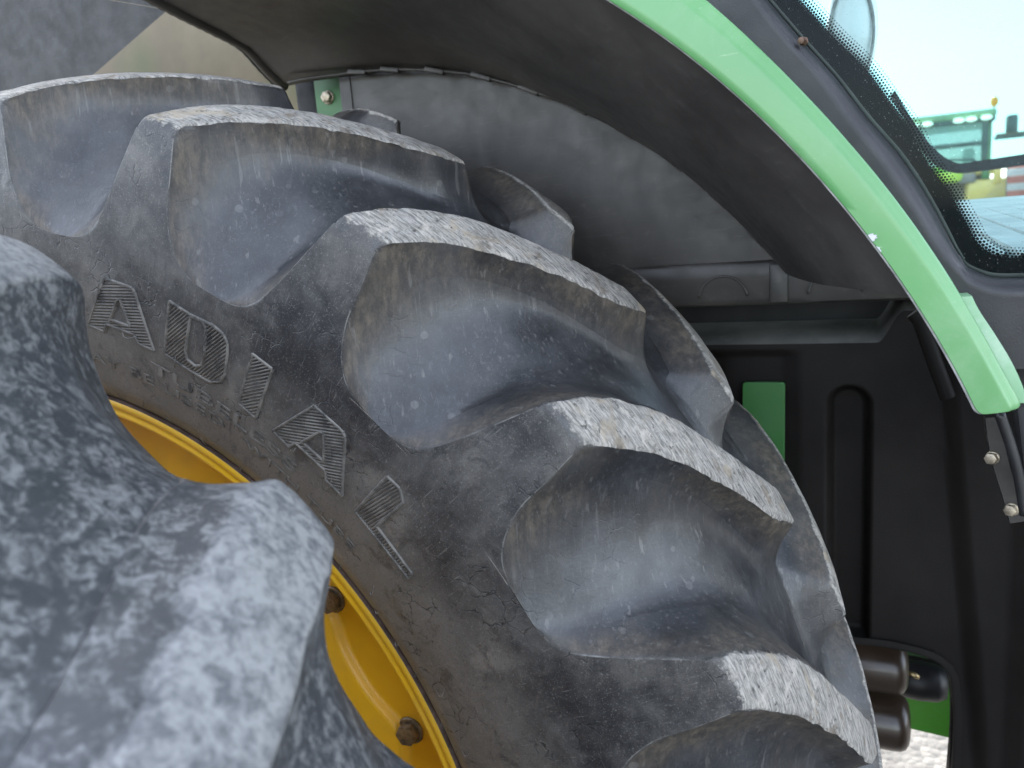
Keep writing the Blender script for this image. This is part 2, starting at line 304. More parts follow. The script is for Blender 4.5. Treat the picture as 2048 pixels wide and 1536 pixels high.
        col = g.mix(coarse, col, c2)
    else:
        col = g.mix(ragged, col, top)
    crs = g.mul(g.ss(g.attr('crease'), .55, .95), g.ss(g.noise(o, 40, 5, .7), .40, .62)); col = g.mix(g.mul(crs, .6), col, (.27, .26, .24))
    # cracks on the sidewall
    cr = g.voro(g.mapv(g.n('VectorMath', {0: o, 1: g.n('VectorMath', {0: g.n('TexNoise', {'Vector': o, 'Scale': 60, 'Detail': 4}).outputs[1], 1: (.02, .02, .02)}, operation='MULTIPLY').outputs[0]}, operation='ADD').outputs[0], scale=(1, 1, 1)), 42, 'DISTANCE_TO_EDGE')
    crm = g.mul(g.ss(cr, .035, .0), g.ss(g.noise(g.mapv(o, loc=(4, 8, 1)), 13, 4), .50, .60), g.ma('SUBTRACT', 1., ragged), g.ma('SUBTRACT', 1., g.mul(fl, .8)))
    col = g.mix(g.mul(crm, .8), col, (.012, .012, .013))
    h = g.ma('ADD', g.mul(fine, .25), g.mul(mid, .5)); h = g.ma('SUBTRACT', h, g.mul(crm, .7))
    h = g.mixf(ragged, h, g.ma('ADD', g.mul(grain, .9), g.mul(g.noise(o, 170, 5, .75), .9)))
    nrm = g.bump(h, .55, .0016)
    g.bsdf(col, rough, nrm, Specular_IOR_Level=g.mixf(ragged, g.mixf(fl, .5, .62), .25)); return g.m

def plastic(name, c1, c2, rough=.5, sc=6, bump=.15, grain=900, scratch=True, spec=.5, bd=.0006):
    g = G(name); o = g.co(); n1 = g.noise(o, sc, 6, .6, .3)
    col = g.mix(g.ss(n1, .35, .68), c1, c2)
    if scratch:
        s_ = g.noise(g.mapv(o, scale=(25, 25, 420), rot=(.3, .6, .2)), 1, 4, .65, .2)
        col = g.mix(g.mul(g.ss(s_, .58, .72), .22), col, tuple(min(1, 2.2*x+.02) for x in c2))
        d = g.ss(g.noise(o, 55, 6, .72, .6), .56, .72); col = g.mix(g.mul(d, .25), col, tuple(min(1, 1.7*x+.012) for x in c2))
    r = g.lin(g.noise(o, 30, 4), .3, .7, rough-.08, rough+.1)
    g.bsdf(col, r, g.bump(g.noise(o, grain, 3, .6), bump, bd), Specular_IOR_Level=spec); return g.m

def paint(name, col_, rough=.28, dusty=.25, dust=(.55, .58, .55), nick=True, coat=.4, speck=.35):
    g = G(name); o = g.co()
    c = g.mix(g.ss(g.noise(o, 5, 4), .3, .7), tuple(x*.93 for x in col_), tuple(min(1, x*1.06) for x in col_))
    d = g.ss(g.noise(o, 9, 7, .7, .5), .42, .75); c = g.mix(g.mul(d, dusty), c, dust)
    sp = g.ss(g.noise(o, 330, 3, .7), .66, .74); c = g.mix(g.mul(sp, speck), c, dust)
    if nick:
        sc_ = g.mul(g.ss(g.noise(g.mapv(o, scale=(40, 40, 300), rot=(.4, .9, 0)), 1, 3, .6), .665, .72), g.ss(g.noise(o, 14, 3), .50, .62))
        c = g.mix(g.mul(sc_, .35), c, (.7, .78, .66))
    g.bsdf(c, g.mixf(d, rough, rough+.3), g.bump(g.noise(o, 420, 2), .04, .0004), Coat_Weight=coat, Coat_Roughness=.12); return g.m

def letter_rubber():
    g = G('dusty_raised_rubber'); o = g.co()
    c = g.mix(g.ss(g.noise(o, 50, 6, .65), .38, .62), (.085, .080, .073), (.175, .165, .148))
    c = g.mix(g.mul(g.ss(g.noise(o, 24, 5, .7, .8), .54, .62), .85), c, (.030, .030, .032))
    g.bsdf(c, .75, g.bump(g.noise(o, 300, 4), .3, .0008)); return g.m
LETM = letter_rubber()
RUB = rubber('tyre_rubber'); RUB2 = rubber('muddy_tyre_rubber', 1.)
YEL = paint('yellow_rim_paint', (.80, .47, .020), .42, .16, (.40, .29, .10), nick=False, coat=.15, speck=0)
GRN = paint('green_body_paint', (.090, .265, .090), .34, .40, (.25, .38, .235))
GRN2 = paint('green_frame_paint', (.025, .125, .026), .45, .15, (.10, .15, .09), nick=False, coat=.1)
TAB = paint('skylit_green_paint', (.17, .33, .18), .55, .75, (.42, .50, .42), nick=False, coat=.05)  # paler than the lip: sky light painted into the colour
LINER = plastic('fender_liner_plastic', (.040, .0365, .034), (.074, .068, .062), .40, 5, .25, 700)
TANK = plastic('black_tank_plastic', (.0095, .0084, .0078), (.0150, .0132, .0122), .55, 4, .5, 520, scratch=False, spec=.10)
TRIM = plastic('cab_trim_plastic', (.017, .017, .0195), (.025, .025, .028), .48, 8, .35, 800, scratch=False)
SEAL = plastic('black_rubber_seal', (.010, .010, .011), (.018, .018, .019), .42, 20, .1, 400, scratch=False)
BOXM = plastic('rear_fender_plastic', (.020, .020, .021), (.038, .0375, .038), .66, 14, .6, 300, bd=.001)
DARK = plastic('dark_recess', (.006, .006, .006), (.010, .010, .010), .7, 8, .1, scratch=False)
BRONZE = paint('brown_tank_paint', (.040, .026, .017), .30, .10, (.10, .075, .05), nick=False, coat=.25)
def metal(name, c, rough=.4, m=.8):
    g = G(name); o = g.co(); n1 = g.noise(o, 120, 5, .65)
    cc = g.mix(g.ss(n1, .4, .66), c, tuple(x*.45 for x in c))
    g.bsdf(cc, rough, g.bump(n1, .25, .0006), Metallic=m); return g.m
ZINC = metal('zinc_bolt', (.42, .36, .27), .42, .75); WBOLT = metal('dusty_wheel_bolt', (.24, .20, .14), .5, .55); BRASS = metal('brass_fitting', (.55, .42, .22), .35, .9)
RUST = plastic('rusty_rim_edge', (.10, .066, .052), (.20, .135, .11), .8, 60, .6, 300, scratch=False, bd=.001)
BARE = plastic('bare_sheet_edge', (.20, .20, .19), (.36, .36, .34), .6, 60, .4, 300, scratch=False)
WHITE = plastic('primer_and_glint', (.36, .36, .40), (.52, .52, .55), .6, 60, .2, 300, scratch=False)
def beige():
    g = G('olive_beige_panel'); o = g.co()
    sep = g.n('SeparateXYZ', {0: o}).outputs
    c = g.mix(g.ss(g.noise(o, 4, 5, .6), .35, .65), (.19, .15, .095), (.25, .205, .13))
    gr = g.ss(g.noise(g.mapv(o, loc=(1.7, 0, .4)), 2.2, 3), .50, .66)
    c = g.mix(g.mul(gr, .7), c, (.12, .14, .06))
    g.bsdf(c, .6, g.bump(g.noise(o, 260, 3), .15, .0006)); return g.m
BEIGE = beige()

# ------------------------------------------------------------------ ground
def ground():
    g = G('pale_gravel'); o = g.co()
    v = g.voro(o, 38); c = g.mix(g.ss(g.noise(o, 3, 6), .35, .65), (.075, .073, .07), (.12, .117, .11))
    vc = g.n('TexVoronoi', {'Vector': o, 'Scale': 38}).outputs['Color']
    c = g.mix(.35, c, g.mix(1., vc, (.5, .5, .5), 'SATURATION') if False else g.mix(g.n('SeparateColor', {0: vc}).outputs[0], (.045, .044, .042), (.17, .165, .155)))
    g.bsdf(c, .9, g.bump(g.ma('ADD', g.mul(v, -1.), g.mul(g.noise(o, 200, 4), .3)), .8, .012)); return g.m
gm = ground(); Z0 = -.985
V = []; F = []
xs = np.array([-900, -200, -40, -12, -6, -3, -1, 1, 2, 3, 4, 6, 9, 14, 40, 200, 900.]); X, Y = np.meshgrid(xs, xs+.0, indexing='ij')
Zg = np.full_like(X, Z0)
o = part('ground', np.stack([X, Y, Zg], -1).reshape(-1, 3), gridF(len(xs), len(xs)), gm, None, smooth=False); o['kind'] = 'structure'
# make the ground face up
o.data.flip_normals() if o.data.polygons[0].normal.z < 0 else None

# ------------------------------------------------------------------ tyre
NL = 23; PITCH = 360/NL; YC = .2525; HALF = .505
_ysw = np.array([(.555, .075), (.585, .060), (.606, .046), (.613, .033), (.63, .021), (.66, .009), (.70, .0005), (.75, -.0055), (.80, -.008), (.85, -.0065), (.90, -.0035), (.94, 0)])
def ysw(r): return np.interp(r, *_dense)
_q = crom(_ysw, 400); _dense = (_q[:, 0], _q[:, 1])
AF = ((0, 52.75), (.042, 50.85), (.084, 48.4), (.138, 44.9), (.18, 42.3), (.226, 40.9), (.2525, 39.9))
AB = ((0, 55.75), (.044, 54.3), (.10, 51.5), (.15, 47.9), (.20, 44.7), (.226, 43.3), (.2525, 42.2))
UL = ((.80, 46.6), (.8002, 47.3), (.8012, 48.2), (.8035, 49.0), (.808, 49.85), (.814, 50.4), (.822, 50.9), (.838, 51.55), (.855, 52.0), (.90, 52.4), (.94, 52.75))
UB = ((.80, 46.6), (.8003, 45.7), (.802, 44.9), (.8055, 44.2), (.811, 43.6), (.818, 43.15), (.830, 42.65), (.852, 42.0), (.896, 41.0), (.92, 40.5), (.94, 40.1))
SKEW, AWID, UBOT, CROWN, RND, EDG = 1., 0., .80, .057, .009, .0016
def sm(tab, x):
    t = np.array(tab); 
    q = crom(t*np.array([1, .02 if tab is AF or tab is AB else .004]), 300); return np.interp(x, q[:, 0], q[:, 1]/(.02 if tab is AF or tab is AB else .004))
def half_grid(nT, nN, nS):
    """rows from the crown centre over the shoulder to the bottom of the pocket; columns across one pitch"""
    yT = np.r_[np.linspace(YC, .224, nN), np.linspace(.224, .009, nT)[1:], [.0075, .006, .0045, .0032, .002, .0011, .0004, 0.]]
    ub = UBOT; us = (.9397-RND-ub); rS = ub+us*np.r_[.985, .96, np.linspace(.93, .0, nS)**1.7]
    nTr = len(yT); nR = nTr+len(rS)
    rE = np.r_[.94+CROWN-CROWN*((YC-yT)/YC)**2.3, rS]; yE = np.r_[yT, ysw(rS)]
    rE[:nTr] -= RND*(1-np.sqrt(np.clip(1-np.clip((RND-yT)/RND, 0, 1)**2, 0, 1)))
    yE[nTr] += .0004
    yF = np.r_[yT*(YC-.075)/YC+.075, -.008+(.075+.008)*((rS-ub)/us)**.9]; yF[-1] = yE[-1]
    rF = .946-(.946-ub)*np.clip(1-(yF+.008)/(YC+.008), 0, 1)**3.3; rF[-1] = rE[-1]
    ru = .80+(rS-ub)*.1397/us
    aF = np.r_[52.75+(sm(AF, yT)-52.75)*SKEW, sm(UL, ru)]; aB = np.r_[55.75+(sm(AB, yT)-55.75)*SKEW+AWID, sm(UB, ru)+PITCH+AWID]
    aB[nTr:] += 0
    lift = np.r_[np.interp(yT, [.2240, .2262, .2285, .231, .235, .241, .2525], [1, .97, .80, .52, .26, .08, 0]), np.ones(len(rS))]
    tq = np.array([0, .03, .07, .14, .24, .36, .5, .64, .76, .86, .93, .97, 1.])
    tb = np.array([1, .985, .965, .945, .925, .90, .87]); tb = tb[::-1]        # back flank (end of previous pocket)
    tf = np.array([0, .008, .02, .035, .05, .068, .088, .11, .135, .165])       # front flank
    tp = np.array([.165, .2, .24, .28, .34, .4, .46, .52, .58, .64, .69, .74, .79, .83, .87])
    wsh = np.r_[np.interp(yT, [0, .05, .16], [1., .75, 0]), np.ones(len(rS))]; wsh = wsh*wsh*(3-2*wsh)
    tw = .48+wsh*.26; pw = 3.8-wsh*1.0
    gf = lambda t: np.minimum(1-np.clip(1-t/tw, 0, 1)**pw, 1-np.clip(1-(1-t)/(.27-.02*wsh), 0, 1)**2.3)
    up = aF - (aB-PITCH)                                                          # angular pocket width
    ang = []; g = []; wear = []; pk = []
    for t in tb[:-1]: ang.append(aB+up*(1-t)); g.append(gf(t)); wear.append(0); pk.append(1)
    for q in tq: ang.append(aB+(aF-aB)*q); g.append(np.zeros(nR)); wear.append(1); pk.append(0)
    for t in tf[1:]: ang.append(aF-up*t); g.append(gf(t)); wear.append(0); pk.append(1)
    nLug = len(ang)
    for t in tp[1:]: ang.append(aF-up*t); g.append(gf(t)); wear.append(0); pk.append(1)
    A = np.array(ang).T; Gm = np.array(g).T; W = np.tile(np.array(wear, float), (nR, 1)); W[nTr:] = 0; W[:nTr] *= np.interp(yT, [0, RND*.6, RND*1.5], [.25, .6, 1.])[:, None]; PK = np.tile(np.array(pk, float), (nR, 1))
    k = (1-Gm)*lift[:, None]
    R = rF[:, None]+(rE-rF)[:, None]*k; Y = yF[:, None]+(yE-yF)[:, None]*k
    tcol = np.r_[1-tb[:-1], np.zeros(len(tq)), tf[1:], tp[1:]]; wsm = np.clip(tcol/.06, 0, 1)
    wr = np.zeros(nR); wr[nTr-42:nR-3] = 1
    for arr in (R, Y, A):
        for _ in range(60):
            q_ = arr.copy(); q_[1:-1] = (arr[:-2]+2*arr[1:-1]+arr[2:])/4
            arr += (q_-arr)*(wr[:, None]*wsm[None])
    ib = len(tb)-1; j0, j1 = ib, ib+len(tq)-1
    for q, j in zip(tq, range(j0, j1+1)):
        e = min(q, 1-q)/.22
        R[:nTr, j] -= (EDG*max(0, 1-e)**2.2+(.0010 if e == 0 and RND < .01 else 0))*lift[:nTr]
    W[:nTr, [j0, j1]] *= (.55 if RND < .01 else .9)
    if RND > .01:
        for _ in range(6): W = (np.roll(W, 1, 1)+2*W+np.roll(W, -1, 1))/4
    W[lift < .9] = 0; PK[:nN] = np.maximum(PK[:nN], (1-lift)[:nN, None])
    if RND > .01:                       # worn, rounded blocks
        for arr in (R, Y):
            for _ in range(16):
                q_ = (np.roll(arr, 1, 1)+2*arr+np.roll(arr, -1, 1))/4; q_[nTr+6:] = arr[nTr+6:]; arr[:] = q_
                q_ = arr.copy(); q_[1:-1] = (arr[:-2]+2*arr[1:-1]+arr[2:])/4; q_[nTr+6:] = arr[nTr+6:]; q_[:3] = arr[:3]; arr[:] = q_
    CR = np.zeros((nR, A.shape[1])); CR[nTr:, [j0, j1]] = 1; CR[-1] = 1
    arc = np.cumsum(np.r_[0, np.hypot(np.diff(rE), np.diff(yE))])
    return dict(A=A, R=R, Y=Y, W=W, D=1-k, PK=PK, CR=CR, nLug=nLug, nTr=nTr, arc=arc, j=(j0, j1), rE=rE, nN=nN)
def place(gd, k, far):
    A = gd['A']-(k-3)*PITCH; Y = gd['Y'].copy(); R = gd['R'].copy()
    if far: A = A-PITCH/2; Y = HALF-Y
    a = A*D2R; Pt = np.stack([R*np.cos(a), Y, R*np.sin(a)], -1)
    # wear: low-frequency waviness everywhere, chipped tread edges
    j0, j1 = gd['j']; n1 = vnoise(Pt, 45.); n2 = vnoise(Pt+3.7, 130.)
    E = np.zeros(A.shape[1]); E[[j0, j1]] = 1; E[[j0+1, j1-1, j0-1, j1+1]] = .55; E[[j0-2, j1+2]] = .25
    amp = E[None]*gd['W'].max(1)[:, None]
    dr = n1*.0012*(1-gd['D']*.6)+amp*(np.minimum(n2, .1)*.0045)
    rad = np.stack([np.cos(a), 0*a, np.sin(a)], -1); tang = np.stack([np.sin(a), 0*a, -np.cos(a)], -1)
    sg = np.zeros(A.shape[1]); sg[j1-1:j1+3] = 1; sg[j0-2:j0+2] = -1
    Pt = Pt+rad*dr[..., None]+tang*(amp*sg[None]*np.minimum(vnoise(Pt+9.1, 75.), .12)*.006)[..., None]
    uv = np.stack([a*.92, np.tile(gd['arc'][:, None], (1, A.shape[1]))+gd['D']*.05], -1)
    return Pt, uv
def build_tyre_meshes():
    LUGS = []
    near = half_grid(76, 12, 34); farg = half_grid(40, 9, 16)
    CV, CF, CA, CU, base = [], [], {'wear': [], 'depth': [], 'pocket': [], 'crease': []}, [], 0
    for far, gd in ((False, near), (True, farg)):
        nR, nC = gd['A'].shape; nl = gd['nLug']
        for k in range(NL):
            Pt, uv = place(gd, k, far)
            r0 = gd['nN']//2
            nxt, nuv = place(gd, k+1, far)
            # lug: rows r0.., columns 0..nl-1
            sl = (slice(r0, nR), slice(0, nl)); v = Pt[sl].reshape(-1, 3); Fq = gridF(nR-r0, nl)
            if far: Fq = Fq[:, ::-1]
            at = {'wear': gd['W'][sl].ravel(), 'depth': gd['D'][sl].ravel(), 'pocket': gd['PK'][sl].ravel(), 'crease': gd['CR'][sl].ravel()}
            LUGS.append(npmesh('tread_lug', v, Fq[:, ::-1], RUB, at, uv[sl].reshape(-1, 2), True, 44))
            # carcass: pocket floor between this lug and the next
            def cols(arr, arrn): return np.concatenate([arr[:, nl-1:], arrn[:, :1]], 1)
            pv = cols(Pt, nxt); n_c = pv.shape[1]
            Fq = gridF(nR, n_c)
            CF.append((Fq if far else Fq[:, ::-1])+base); CV.append(pv.reshape(-1, 3)); CU.append(cols(uv, nuv).reshape(-1, 2)); base += nR*n_c
            for nm, key in (('wear', 'W'), ('depth', 'D'), ('pocket', 'PK'), ('crease', 'CR')): CA[nm].append(cols(gd[key], gd[key]).ravel())
            # crown strip under the lug nose
            v2 = Pt[:r0+1, :nl]; Fq = gridF(r0+1, nl)
            CF.append((Fq if far else Fq[:, ::-1])+base); CV.append(v2.reshape(-1, 3)); CU.append(uv[:r0+1, :nl].reshape(-1, 2)); base += (r0+1)*nl
            for nm, key in (('wear', 'W'), ('depth', 'D'), ('pocket', 'PK'), ('crease', 'CR')): CA[nm].append(gd[key][:r0+1, :nl].ravel())
        # lower sidewall down to the bead
        rr = np.r_[UBOT, np.linspace(.79, .64, 16), .632, .624, .6185, .6145, .612, .6095, .606, .600, .59]; na = 600
        a = np.linspace(0, 360, na+1)*D2R; yy = ysw(rr); yy[-3:] = [.040, .052, .060]
        ybul = np.interp(rr, [.62, .628, .632, .640, .648], [0, -.0015, -.0022, -.0016, 0])      # moulded rib above the flange
        yy = yy+ybul
        if far: yy = HALF-yy
        Pt = np.stack([rr[:, None]*np.cos(a), np.repeat(yy[:, None], na+1, 1), rr[:, None]*np.sin(a)], -1)
        Pt[1:-6, :, 1] += (vnoise(Pt, 22.)*.0007)[1:-6]
        Fq = gridF(len(rr), na+1); CF.append((Fq if not far else Fq[:, ::-1])+base); CV.append(Pt.reshape(-1, 3)); base += Pt.shape[0]*Pt.shape[1]
        arc = gd['arc'][-1]+(.8-rr); CU.append(np.stack([np.repeat((a*.92)[None], len(rr), 0), np.repeat(arc[:, None], na+1, 1)], -1).reshape(-1, 2))
        for nm in CA: CA[nm].append(np.full(Pt.shape[0]*Pt.shape[1], 1. if nm == 'depth' else 0.))
    return LUGS, npmesh('tyre', np.concatenate(CV), np.concatenate(CF), RUB, {k: np.concatenate(v) for k, v in CA.items()}, np.concatenate(CU), True, 44)
INNER = build_tyre_meshes()
SKEW, AWID, UBOT, CROWN, RND, EDG = .46, .7, .845, .044, .022, .0016      # the outer tyre is a blockier pattern
OUTER = build_tyre_meshes()

# raised lettering ----------------------------------------------------------
def sw3(p, h):
    """polar (deg, r) -> point on the sidewall, lifted by h towards the viewer"""
    a, r = p; y = float(ysw(r))-h; return (r*math.cos(a*D2R), y, r*math.sin(a*D2R))
def to2(p): return np.array([p[1]*math.cos(p[0]*D2R), p[1]*math.sin(p[0]*D2R)])
def from2(q): return (math.degrees(math.atan2(q[1], q[0])), math.hypot(*q))
def ridge(V, F, p, q, w, h, sub=1):
    p = np.array(p); q = np.array(q); d = q-p; L = np.linalg.norm(d)
    if L < 1e-5: return
    d = d/L; n = np.array([-d[1], d[0]]); k = max(1, int(L/.02)); b = len(V)
    for i in range(k+1):
        c = p+(q-p)*i/k; e = .0004 if i in (0, k) else 0
        for off, hh in ((-w, -.0006), (-w*.35, h), (w*.35, h), (w, -.0006)): V.append(sw3(from2(c+n*off), hh))
    for i in range(k):
        for j in range(3): a = b+i*4+j; F.append([a, a+1, a+5, a+4])
    F.append([b, b+1, b+2, b+3]); e = b+k*4; F.append([e+3, e+2, e+1, e])
def letter_mesh(name, rings, ang, rot=0.):
    """rings in polar coords; ang = hatch direction in the wheel plane, degrees"""
    rs = [[to2((a+rot, r)) for a, r in ring] for ring in rings]; V, F = [], []
    for ring in rs:
        for i in range(len(ring)): ridge(V, F, ring[i], ring[(i+1) % len(ring)], .0021, .0016)
    d = np.array([math.cos(ang*D2R), math.sin(ang*D2R)]); n = np.array([-d[1], d[0]])
    allp = np.array([p for ring in rs for p in ring]); c0, c1 = (allp@n).min(), (allp@n).max(); s = c0+.003
    while s < c1-.001:
        xs = []
        for ring in rs:
            for i in range(len(ring)):
                a, b = ring[i], ring[(i+1) % len(ring)]; fa, fb = a@n-s, b@n-s
                if fa*fb < 0: t = fa/(fa-fb); xs.append(float((a+(b-a)*t)@d))
        xs.sort()
        for i in range(0, len(xs)-1, 2):
            if xs[i+1]-xs[i] > .004: ridge(V, F, d*(xs[i]+.0012)+n*s, d*(xs[i+1]-.0012)+n*s, .0012, .0010)
        s += .0033
    return npmesh(name, V, F, LETM, None, None, False)
def text_mesh(body, a_start, a_end, r0, r1):
    """small raised words set along the sidewall"""
    cu = bpy.data.curves.new('raised_words', 'FONT'); cu.body = body; cu.extrude = .02; cu.offset = .012; cu.resolution_u = 3; cu.space_character = 1.06
    ob = bpy.data.objects.new('raised_words', cu); COL.objects.link(ob); bpy.context.view_layer.update()
    me = ob.evaluated_get(bpy.context.evaluated_depsgraph_get()).to_mesh()
    v = np.array([x.co[:] for x in me.vertices]); f = [list(p.vertices) for p in me.polygons]
    ob.to_mesh_clear(); bpy.data.objects.remove(ob); bpy.data.curves.remove(cu)
    x0, x1 = v[:, 0].min(), v[:, 0].max(); y0, y1 = v[:, 1].min(), v[:, 1].max(); out = []
    for p in v:
        a = a_start+(a_end-a_start)*(p[0]-x0)/(x1-x0); r = r0+(r1-r0)*(p[1]-y0)/(y1-y0)
        out.append(sw3((a, r), .0010 if p[2] > 0 else -.0010))
    return npmesh('raised_words', out, f, LETM, None, None, False)
LET = P['letters']
LETTERS = [('raised_letter_a', letter_mesh('raised_letter', LET['A'], 357, 21.9)), ('raised_letter_d', letter_mesh('raised_letter', LET['D'], 26)),
           ('raised_letter_i', letter_mesh('raised_letter', LET['I'], 10)), ('raised_letter_a', letter_mesh('raised_letter', LET['A'], -4)),
           ('raised_letter_l', letter_mesh('raised_letter', LET['L'], 30))]
# the R that stands before the A, behind the front tyre
LETTERS.append(('raised_letter_r', letter_mesh('raised_letter', [[(85, .705), (85.3, .769), (80.5, .769), (79.3, .762), (79.3, .745), (80.6, .737), (79.0, .705), (81, .705), (82.3, .735), (83, .735), (83, .705)], [(83.2, .757), (81.4, .757), (81.2, .748), (83.1, .748)]], 357)))
WORDS = [text_mesh('TUBELESS', 67.9, 50.3, .678, .6915), text_mesh('MAY BE USED', 78.6, 58.7, .6605, .6725), text_mesh('WITH TUBE', 56.2, 42.0, .6600, .6700)]

def whisker_mesh():
    rs = np.random.RandomState(5); V, F = [], []
    for a, r, l, t in [(73.5, .618, .012, .8), (70.3, .622, .020, .2), (66.5, .617, .015, .9), (61.5, .616, .014, 1.), (56.5, .617, .012, .6), (45.5, .632, .022, 1.1), (42.0, .617, .014, .9), (38.2, .640, .024, .9), (36.6, .622, .012, .5), (33.0, .618, .020, .8), (29.4, .618, .013, .9), (27.5, .645, .024, .9), (24.0, .617, .012, .6), (21.5, .638, .015, .7), (18.5, .640, .022, .8), (65.0, .700, .022, .6), (71.2, .712, .03, -.5), (57.2, .70, .018, .7), (47.0, .70, .022, .8), (51.5, .702, .012, .3)]:
        p = []
        for i in range(6):
            q = i/5; aa = a-math.degrees(l*q*math.cos(t+q*.8)/r); rr = r+l*q*math.sin(t+q*.8)*.8; h = .001+l*.30*math.sin(q*2.6)
            p.append(sw3((aa, rr), h))
        v, f = tube(p, .0005, 5, rad=[.0006, .0006, .0005, .0005, .0004, .0002]); b = len(V); V += v; F += [[i+b for i in x] for x in f]
    return npmesh('moulding_whiskers', V, F, LETM)
WHISK = whisker_mesh()
# ------------------------------------------------------------------ rim
def rim_meshes():
    lip = [(.600, .050), (.6085, .046), (.6090, .036), (.6078, .0315)]
    rust = revolve(lip, 0, 360, 361)
    prof = [(.6080, .0314), (.6062, .0298), (.6038, .0296), (.6012, .0308), (.5990, .0334), (.5975, .0350), (.5950, .0352), (.5925, .0340), (.5905, .0338), (.5885, .0352), (.5868, .040), (.585, .05), (.583, .07), (.580, .095), (.573, .108), (.562, .114), (.550, .116)]
    yel = revolve(prof, 0, 360, 481)
    # disc with a raised, scalloped middle
    rr = np.r_[np.linspace(.550, .515, 6), np.linspace(.51, .44, 36), np.linspace(.43, .30, 8), .2, .1, .02]; na = 576; a = np.linspace(0, 360, na+1)
    rc = .462+.022*np.exp(-(((a-BOLT0+PB/2) % PB-PB/2)/5.)**2)
    t = np.clip((rc[None]-rr[:, None])/.012+.5, 0, 1); t = t*t*(3-2*t)
    y = .116-.012*t-.03*np.clip((.43-rr[:, None])/.2, 0, 1)
    Pt = np.stack([rr[:, None]*np.cos(a*D2R), y, rr[:, None]*np.sin(a*D2R)], -1)
    return rust, yel, (Pt.reshape(-1, 3), gridF(len(rr), na+1))
PB = 21.6; BOLT0 = 19.4
RIMG = rim_meshes()
me_rust = npmesh('rim_edge', RIMG[0][0], RIMG[0][1], RUST, sharp=40); me_rim = npmesh('rim', RIMG[1][0], RIMG[1][1], YEL, sharp=60); me_disc = npmesh('wheel_disc', RIMG[2][0], RIMG[2][1], YEL)

# ------------------------------------------------------------------ the tractor
TR = empty('tractor', 'large green tractor seen close up, with dual lugged rear tyres and a yellow rim', 'tractor', (0, 0, 0))
def wheel(ty, rot, scale, rub, label, rlabel, letters, bolts):
    lugs, tm = INNER if rub is RUB else OUTER
    t = bpy.data.objects.new('tyre', tm); link(t, TR); t['label'] = label
    t.location = (0, ty, 0); t.rotation_euler = (0, rot*D2R, 0); t.scale = (scale,)*3
    if rub is not RUB: t.data.materials[0] = rub
    for me in lugs:
        o = bpy.data.objects.new('tread_lug', me); link(o, t)
        if rub is not RUB: me.materials[0] = rub
    if letters:
        for nm, me in LETTERS: link(bpy.data.objects.new(nm, me), t)
        link(bpy.data.objects.new('moulding_whiskers', WHISK), t)['kind'] = 'stuff'
        for me in WORDS: link(bpy.data.objects.new('raised_words', me), t)
    r = bpy.data.objects.new('rim', me_rim); link(r, TR); r['label'] = rlabel
    r.location = t.location; r.rotation_euler = t.rotation_euler; r.scale = t.scale
    link(bpy.data.objects.new('rim_edge', me_rust), r); link(bpy.data.objects.new('wheel_disc', me_disc), r)
    if bolts:
        b0 = None
        for k in range(-3, 10):
            a = (BOLT0+k*PB)*D2R; p = (.493*math.cos(a), .115, .493*math.sin(a))
            if b0 is None: b0 = hexbolt('wheel_bolt', p, (0, -1, 0), .025, WBOLT, r, 1.3, .011)
            else:
                me = b0.data.copy(); me.transform(Matrix.Rotation(-(k+3)*PB*D2R, 4, 'Y')); link(bpy.data.objects.new('wheel_bolt', me), r)
wheel(0, 0, 1, RUB, 'inner rear tyre with tall dusty tread lugs and raised RADIAL lettering', 'yellow rim of the inner rear wheel', True, True)
OS = .945; OROT = 0.
wheel(-.235-HALF*OS, OUT_ROT, OS, RUB2, 'outer rear tyre, blurred and close, mottled with pale dried mud', 'rim of the outer rear wheel', False, False)
# hub between the two wheels
V, F = tube([(0, -.75, 0), (0, -.2, 0), (0, .3, 0), (0, .7, 0)], .16, 32); part('axle_hub', V, F, YEL, TR, sharp=40)

# ------------------------------------------------------------------ fender
fender = bpy.data.objects.new('fender_lip', None)
lo_, hi_ = crom_pair(P['lip_low'], P['lip_high'], 90)
ws = [(-.004, .002, 0), (0, 0, 0), (.02, -.0008, 0), (.2, -.0010, 0), (.4, -.0011, 0), (.6, -.0010, 0), (.70, -.0009, 0), (.75, -.0006, 0), (.77, .0004, 0), (.79, .0009, 0), (.85, .0015, 0), (.92, .0026, 0), (.97, .0040, 0), (1.0, .0062, 0), (1.004, .010, 0), (1.004, .05, 0)]
rows = []
n = len(lo_); endw = np.zeros(n)
for wv, dy, _ in ws:
    q = lo_+(hi_-lo_)*wv; q = q.copy(); q[:, 1] += dy
    # rounded bottom corners
    rows.append(q)
Gd = np.stack(rows, 0)
tl = lo_[-1]-lo_[-2]; tl = tl/np.linalg.norm(tl); th = hi_[-1]-hi_[-2]; th = th/np.linalg.norm(th)
